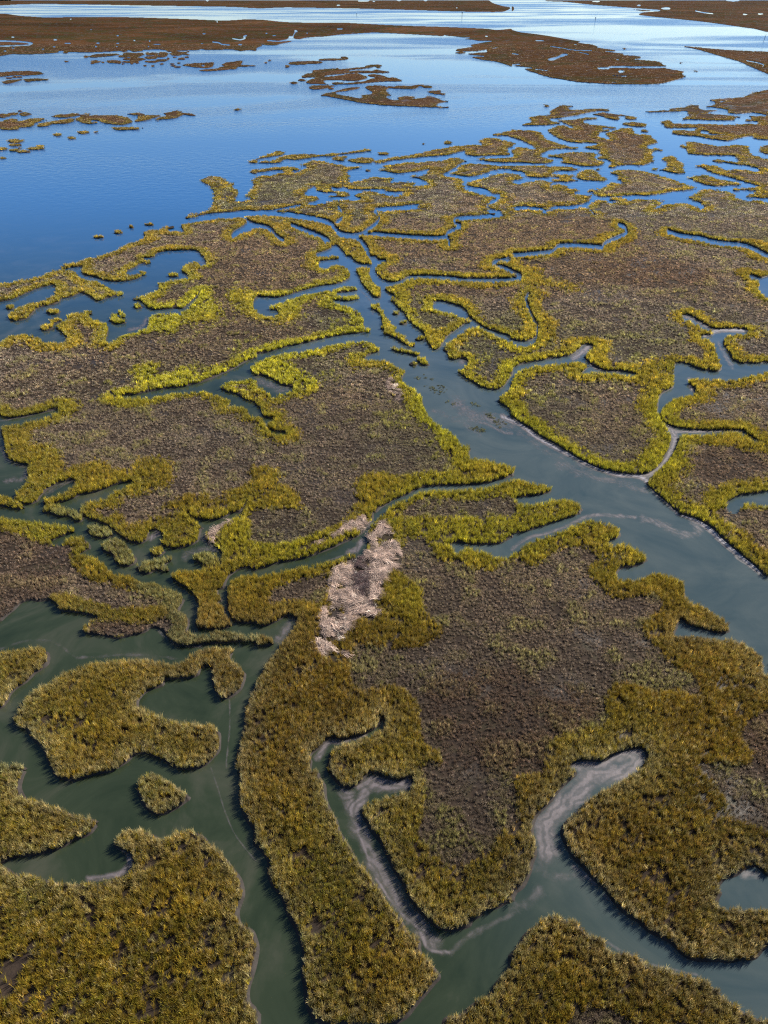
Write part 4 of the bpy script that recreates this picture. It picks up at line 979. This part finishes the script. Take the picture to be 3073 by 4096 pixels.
for (u, part_), ch in grassP.items():
    if u not in pieces: continue
    arr = [np.concatenate([c[k] for c in ch]) for k in range(5)]
    tot += len(arr[0])
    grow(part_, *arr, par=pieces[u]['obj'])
print('tufts', tot, {k: len(v_) for k, v_ in KIND.items()})
# ---------------------------------------------------------------------------------------------
# water, foam, wrack, plants standing in the shallows
# ---------------------------------------------------------------------------------------------
def link(name, me, **props):
    o = bpy.data.objects.new(name, me); C.objects.link(o)
    for k, v_ in props.items(): o[k] = v_
    return o
R_ = 30000.
me = new_mesh('water', [(-R_, -400, 0), (R_, -400, 0), (R_, R_, 0), (-R_, R_, 0)], [(0, 1, 2, 3)], [M_WATER])
link('water', me, kind='structure', label='blue tidal bay and green creeks winding through the marsh', category='water')

# foam sheets: cells of the canvas where scum gathers
STEP = 2
fb_ = box(foam, 1)
ii = np.arange(0, GH - STEP, STEP); jj = np.arange(0, GW - STEP, STEP)
fg = fb_[np.ix_(ii, jj)]
on = fg > .03
act = on[:-1, :-1] | on[1:, :-1] | on[:-1, 1:] | on[1:, 1:]
ci_, cj_ = np.nonzero(act)
vid = -np.ones(fg.shape, int)
for a_, b_ in ((0, 0), (0, 1), (1, 1), (1, 0)): vid[ci_ + a_, cj_ + b_] = 0
vi, vj = np.nonzero(vid == 0); vid[vi, vj] = np.arange(len(vi))
X, Y = to_world(jj[vj] + .5, ii[vi] + .5, .012)
Fc = np.stack([vid[ci_, cj_], vid[ci_ + 1, cj_], vid[ci_ + 1, cj_ + 1], vid[ci_, cj_ + 1]], 1)
me = new_mesh('foam', np.stack([X, Y, np.full(len(X), .012)], 1), [tuple(f) for f in Fc.tolist()], [M_FOAM])
me.attributes.new('scum', 'FLOAT', 'POINT').data.foreach_set('value', fg[vi, vj].astype(np.float32))
me.attributes.new('bank', 'FLOAT', 'POINT').data.foreach_set('value', shore_dist(X, Y))
link('foam', me, kind='stuff', label='pale lavender foam streaks swirling on the creek water', category='foam')

# wrack: dead reeds heaped by the tide
ww = {}
for X, Y, k_ in wrack:
    ww.setdefault(k_, []).append((X, Y))
WR = np.array((.36, .255, .195))
for k_, nm, lab_, cat_, tn in (('straw', 'wrack', 'heap of bleached dead reeds strewn across the marsh beside the creek', 'wrack', WR), ('litter', 'reed_litter', 'strip of dark brown reed litter through the middle of the bleached wrack', 'litter', np.array((.085, .052, .045)))):
    if k_ not in ww: continue
    X = np.concatenate([a_ for a_, _ in ww[k_]]); Y = np.concatenate([b_ for _, b_ in ww[k_]])
    m_ = len(X)
    q = fnoise(X, Y, 1.5, 3)
    P = np.stack([X, Y, TOP + .35 * np.clip(q - .38, 0, 1) + .01], 1)
    okw = q > .43
    X, Y, q, P = X[okw], Y[okw], q[okw], P[okw]; m_ = len(X)
    turn = np.stack([rng.normal(0, .18, m_), rng.normal(0, .18, m_), (fnoise(X, Y, 4., 8) * 9 + rng.normal(0, .5, m_))], 1)
    sc = rng.uniform(.7, 1.25, m_)
    j = rng.random(m_)[:, None]
    tint = tn[None] * np.exp((j - .55) * 1.5)
    o = grow(nm, P, rng.choice(KIND[k_], m_), turn, np.stack([sc, sc, sc * .8], 1), tint)
    o['label'] = lab_; o['category'] = cat_
if water_plants:
    X = np.concatenate([a_ for a_, _ in water_plants]); Y = np.concatenate([b_ for _, b_ in water_plants])
    q = fnoise(X, Y, 1.6, 11)
    ok = (q > .55) & (rng.random(len(X)) < .5)
    X, Y = X[ok], Y[ok]; m_ = len(X)
    sc = rng.uniform(.4, .9, m_)
    tint = SAGE[None] * rng.uniform(.5, 1., m_)[:, None]
    o = grow('water_grass', np.stack([X, Y, np.full(m_, -.06)], 1), rng.choice(KIND['short_mid'], m_), np.stack([np.zeros(m_), np.zeros(m_), rng.uniform(0, 6.283, m_)], 1), np.stack([sc, sc, sc], 1), tint)
    o['label'] = 'sparse half-drowned grass standing in the shallow channel'; o['category'] = 'grass'
# ---------------------------------------------------------------------------------------------
# names and labels of the pieces of marsh
# ---------------------------------------------------------------------------------------------
def piece_at(x, y):
    l_ = int(sample(labels, np.array([x * DU / CS + MX]), np.array([y * DU / CS]))[0])
    return l_
ORD = ['largest', 'second largest', 'third largest', 'fourth largest', 'fifth largest', 'sixth largest', 'seventh largest']
named_ = set()
def call(x, y, name, label, cat, kind=None):
    l_ = piece_at(x, y)
    if l_ not in pieces or l_ in named_:
        print('NO PIECE', x, y, label); return
    named_.add(l_)
    o = pieces[l_]['obj']
    o.name = name; o['label'] = label; o['category'] = cat
    if kind: o['kind'] = kind
call(300, 8, 'marsh', 'brown marsh shore along the horizon, beyond the wide straight channel', 'marsh', 'structure')
call(1560, 40, 'marsh', 'brown marsh shore with white ponds, beside the bright far channel', 'marsh', 'structure')
call(300, 70, 'marsh', 'long brown marsh dotted with tiny ponds, between the bay and the straight channel', 'marsh', 'structure')
call(1100, 1500, 'marsh_island', 'broad dark-centred marsh cut by two foam-filled creek arms, under the bleached reed heap', 'marsh')
call(500, 950, 'marsh_island', 'brown marsh plain with lime green creek banks between the bay and main channel', 'marsh')
call(1350, 620, 'marsh_island', 'great brown marsh threaded by winding blue creeks, across the main channel', 'marsh')
call(120, 1230, 'marsh_island', 'low reddish mudflat with sparse grass and pale sage fringes beside green ponds', 'mudflat')
call(1560, 1010, 'marsh_island', 'marsh with dark brown centre and small pond, below the foamy side creek', 'marsh')
call(250, 2000, 'marsh_island', 'large golden-brown grass bank with notched head and a dark muddy gully', 'island')
call(250, 1520, 'marsh_island', 'golden grass island shaped like a hook round a small green bay', 'island')
call(350, 1715, 'marsh_island', 'small lone egg-shaped grass islet in green water beside the hook-shaped island', 'islet')
call(80, 1780, 'marsh_island', 'pale-edged grass spit tapering to a point in the green pond', 'spit')
call(50, 1440, 'marsh_island', 'rounded end of a golden grass island facing the hook-shaped island', 'island')
call(1200, 2100, 'marsh_island', 'rounded golden-brown grass point between two arms of the foaming creek', 'marsh')
call(30, 1083, 'marsh_island', 'thin yellow-green grass spit at the mouth of the green ponds', 'spit')
call(140, 610, 'marsh_island', 'golden-fringed island with a long inlet between the open bay and the cove', 'island')
call(796, 610, 'marsh_island', 'long narrow grass islet standing alone in the main channel where it forks', 'islet')
call(880, 725, 'marsh_island', 'twisted strip of grass in the main channel, next to the narrow islet', 'islet')
call(880, 757, 'marsh_island', 'thin straight strip of grass lying across the main channel', 'islet')
call(915, 777, 'marsh_island', 'short stubby grass islet at the end of the thin strip', 'islet')
call(1600, 125, 'marsh_island', 'long pointed brown marsh spit in the bright wide channel', 'spit')
call(850, 225, 'marsh_island', 'long curved islet with side arms forming the outer rim of the island ring', 'islet')
call(420, 140, 'marsh_island', 'flat brown islet with a round pond in it', 'islet')
call(500, 140, 'marsh_island', 'low forked brown islet beside the islet with the round pond', 'islet')
call(1480, 225, 'marsh_island', 'ragged brown island with a thin arm reaching into the bright channel', 'island')
call(1640, 215, 'marsh_island', 'broad brown marsh island beside the bright channel, behind the ragged island', 'island')
call(1455, 360, 'marsh_island', 'boot-shaped golden islet alone in the wide pale channel', 'islet')
# look-alikes, region by region: x0 y0 x1 y1 in the photograph, what they are, how many stand out by size, group
REG = [
 (150, 95, 600, 152, 'brown islet in the scattered cluster off the far marsh shore', 5, 'islets scattered off the far marsh'),
 (-80, 85, 70, 100, 'strip of brown marsh inside the looping creek of the long marsh', 1, 'strips inside the looping creek'),
 (-100, 148, 110, 182, 'ragged brown islet in the pair of rows at the edge of the bay', 3, 'ragged islets at the edge of the bay'),
 (610, 115, 980, 235, 'brown islet of the broken island ring in the open bay', 6, 'islets of the broken ring'),
 (-100, 230, 430, 300, 'olive-brown islet in the straggling row across the bay', 6, 'islets straggling across the bay'),
 (-100, 296, 110, 345, 'brown islet in the little cluster below the straggling row', 3, 'little cluster in the bay'),
 (500, 230, 520, 240, 'dark lone clump standing by itself in open bay water', 1, 'lone clumps in the bay'),
 (190, 475, 345, 515, 'thin flat grass islet in the short chain off the marsh shore', 2, 'chain of thin islets'),
 (0, 560, 420, 715, 'grassy islet in the sheltered blue cove behind the golden-fringed island', 3, 'islets in the blue cove'),
 (180, 1120, 380, 1240, 'pale sage-green islet in the green pond channel beside the mudflat', 4, 'sage islets in the pond'),
 (780, 640, 1040, 880, 'tuft islet in the main channel beside the grass strips', 2, 'tuft islets in the main channel'),
 (1340, 90, 1520, 160, 'dark clump in the bright water off the long marsh', 1, 'clumps in the bright water'),
 (1360, 0, 1420, 30, 'scrap of brown marsh in the far glittering inlet', 1, 'scraps in the far inlet'),
 (1170, 220, 1190, 232, 'dark bushy clump in open water off the creek maze', 1, 'clumps off the creek maze'),
 (530, 290, 1130, 360, 'grass-fringed islet along the bay front of the creek maze', 5, 'islets on the bay front of the maze'),
 (380, 330, 1120, 560, 'grass-fringed island where the main channel meets the bay', 3, 'islands at the channel head'),
 (1000, 180, 1700, 440, 'grass-fringed island in the maze of pale creeks', 7, 'islands in the creek maze'),
 (-300, 0, 2000, 2300, 'small piece of grassy marsh cut off by creeks', 2, 'cut-off pieces of marsh'),
]
for (x0, y0, x1, y1, text, k_, grp) in REG:
    mem = []
    for l_, pc in pieces.items():
        if l_ in named_: continue
        bb = pc['bb']; mx_, my_ = .5 * (max(bb[0], 0) + min(bb[2], 1660)), .5 * (bb[1] + bb[3])
        if x0 <= mx_ <= x1 and y0 <= my_ <= y1: mem.append((-pc['area'], l_))
    mem.sort()
    for r_, (_, l_) in enumerate(mem):
        o = pieces[l_]['obj']; named_.add(l_)
        if len(mem) == 1: lb_ = text
        elif r_ < min(k_, len(mem) - (len(mem) > k_)): lb_ = ORD[r_] + ' ' + text
        else: lb_ = 'small ' + text
        o['label'] = lb_; o['category'] = 'islet' if r_ >= 2 else 'island'; o['group'] = grp

# ---------------------------------------------------------------------------------------------
# channel markers and the wood on the horizon
# ---------------------------------------------------------------------------------------------
def plain(name, c_, rough=.7):
    m, n, l = mat(name)
    p = N(n, 'ShaderNodeBsdfPrincipled'); out = N(n, 'ShaderNodeOutputMaterial'); geo = N(n, 'ShaderNodeNewGeometry')
    f = noise(n, l, geo.outputs['Position'], 3., 4)
    l.new(mix(n, l, maprange(n, l, f.outputs[0], .3, .7), tuple(.7 * q for q in c_), c_), p.inputs['Base Color'])
    p.inputs['Roughness'].default_value = rough
    l.new(p.outputs[0], out.inputs[0])
    return m
M_PILE = plain('weathered_pile', (.045, .035, .030)); M_WHITE = plain('white_board', (.75, .75, .75)); M_GREENB = plain('green_board', (.02, .09, .05))
def lathe(prof, n_=10):
    V, Fc = [], []
    for r_, z in prof:
        V += [(r_ * math.cos(6.2832 * k / n_), r_ * math.sin(6.2832 * k / n_), z) for k in range(n_)]
    for a_ in range(len(prof) - 1):
        for k in range(n_):
            Fc.append((a_ * n_ + k, a_ * n_ + (k + 1) % n_, (a_ + 1) * n_ + (k + 1) % n_, (a_ + 1) * n_ + k))
    Fc.append(tuple(range((len(prof) - 1) * n_, len(prof) * n_)))
    return V, Fc
def boxm(x0, x1, y0, y1, z0, z1):
    V = [(x, y, z) for z in (z0, z1) for y in (y0, y1) for x in (x0, x1)]
    return V, [(0, 2, 3, 1), (4, 5, 7, 6), (0, 1, 5, 4), (2, 6, 7, 3), (0, 4, 6, 2), (1, 3, 7, 5)]
def marker(x, y, h, rad, board, label, tilt=0.):
    X, Y = to_world(np.array([x * DU / CS + MX]), np.array([y * DU / CS]), 0.)
    e = bpy.data.objects.new('channel_marker', None); C.objects.link(e)
    e.location = (float(X[0]), float(Y[0]), 0); e.rotation_euler = (0, tilt, 0)
    e['label'] = label; e['category'] = 'channel marker'
    V, Fc = lathe([(rad * 1.15, -1.5), (rad * 1.1, .4), (rad, h * .9), (rad * .9, h - .12), (rad * .5, h)])
    o = link('pile', new_mesh('pile', V, Fc, [M_PILE])); o.parent = e
    if board:
        s_ = rad * 2.6
        o = link('day_board', new_mesh('day_board', *boxm(-s_, s_, -rad - .12, -rad - .04, h * .72, h * .72 + 2 * s_), [board])); o.parent = e
        o = link('brace', new_mesh('brace', *boxm(-s_ * .8, s_ * .8, -rad - .04, -rad + .02, h * .76, h * .76 + .14), [M_PILE])); o.parent = e
marker(771, 34, 4.2, .28, M_GREENB, 'small short dark channel marker in the straight far channel')
marker(998.5, 34.5, 6.6, .45, M_GREENB, 'taller dark channel marker with board in the straight far channel')
marker(1286, 45, 5.5, .40, M_WHITE, 'channel marker with a white board in the bright far channel')
marker(1650, 89, 7.2, .20, None, 'slim leaning bare pole standing in the bright channel', math.radians(8))

M_WOOD, n, l = mat('far_wood')
p = N(n, 'ShaderNodeBsdfPrincipled'); out = N(n, 'ShaderNodeOutputMaterial'); geo = N(n, 'ShaderNodeNewGeometry')
f = noise(n, l, geo.outputs['Position'], .25, 5)
l.new(mix(n, l, maprange(n, l, f.outputs[0], .3, .7), (.018, .026, .016), (.045, .055, .030)), p.inputs['Base Color'])
p.inputs['Roughness'].default_value = .9
l.new(p.outputs[0], out.inputs[0])
V, Fc = [], []
rt = random.Random(5)
for k in range(150):
    xd_ = rt.uniform(-190, 24); yd_ = rt.uniform(.6, 3.0)
    X, Y = to_world(np.array([xd_ * DU / CS + MX]), np.array([yd_ * DU / CS]), 0.)
    h = rt.uniform(7, 13); r_ = rt.uniform(4, 8)
    for b_ in range(5):          # each crown a handful of uneven clumps
        ox, oy = rt.uniform(-r_, r_) * .6, rt.uniform(-r_, r_) * .6; cz = h * rt.uniform(.3, .8); rr = r_ * rt.uniform(.4, .75)
        b0 = len(V)
        for iz in range(5):
            ph_ = math.pi * iz / 4
            for ia in range(7):
                w_ = rt.uniform(.75, 1.2) * rr
                V.append((float(X[0]) + ox + w_ * math.sin(ph_) * math.cos(ia * .8976), float(Y[0]) + oy + w_ * math.sin(ph_) * math.sin(ia * .8976), max(cz + w_ * math.cos(ph_), .1)))
        for iz in range(4):
            for ia in range(7):
                Fc.append((b0 + iz * 7 + ia, b0 + iz * 7 + (ia + 1) % 7, b0 + iz * 7 + 7 + (ia + 1) % 7, b0 + iz * 7 + 7 + ia))
link('treeline', new_mesh('treeline', V, Fc, [M_WOOD]), kind='stuff', label='dark woods on the horizon behind the brown marsh shore', category='woods')
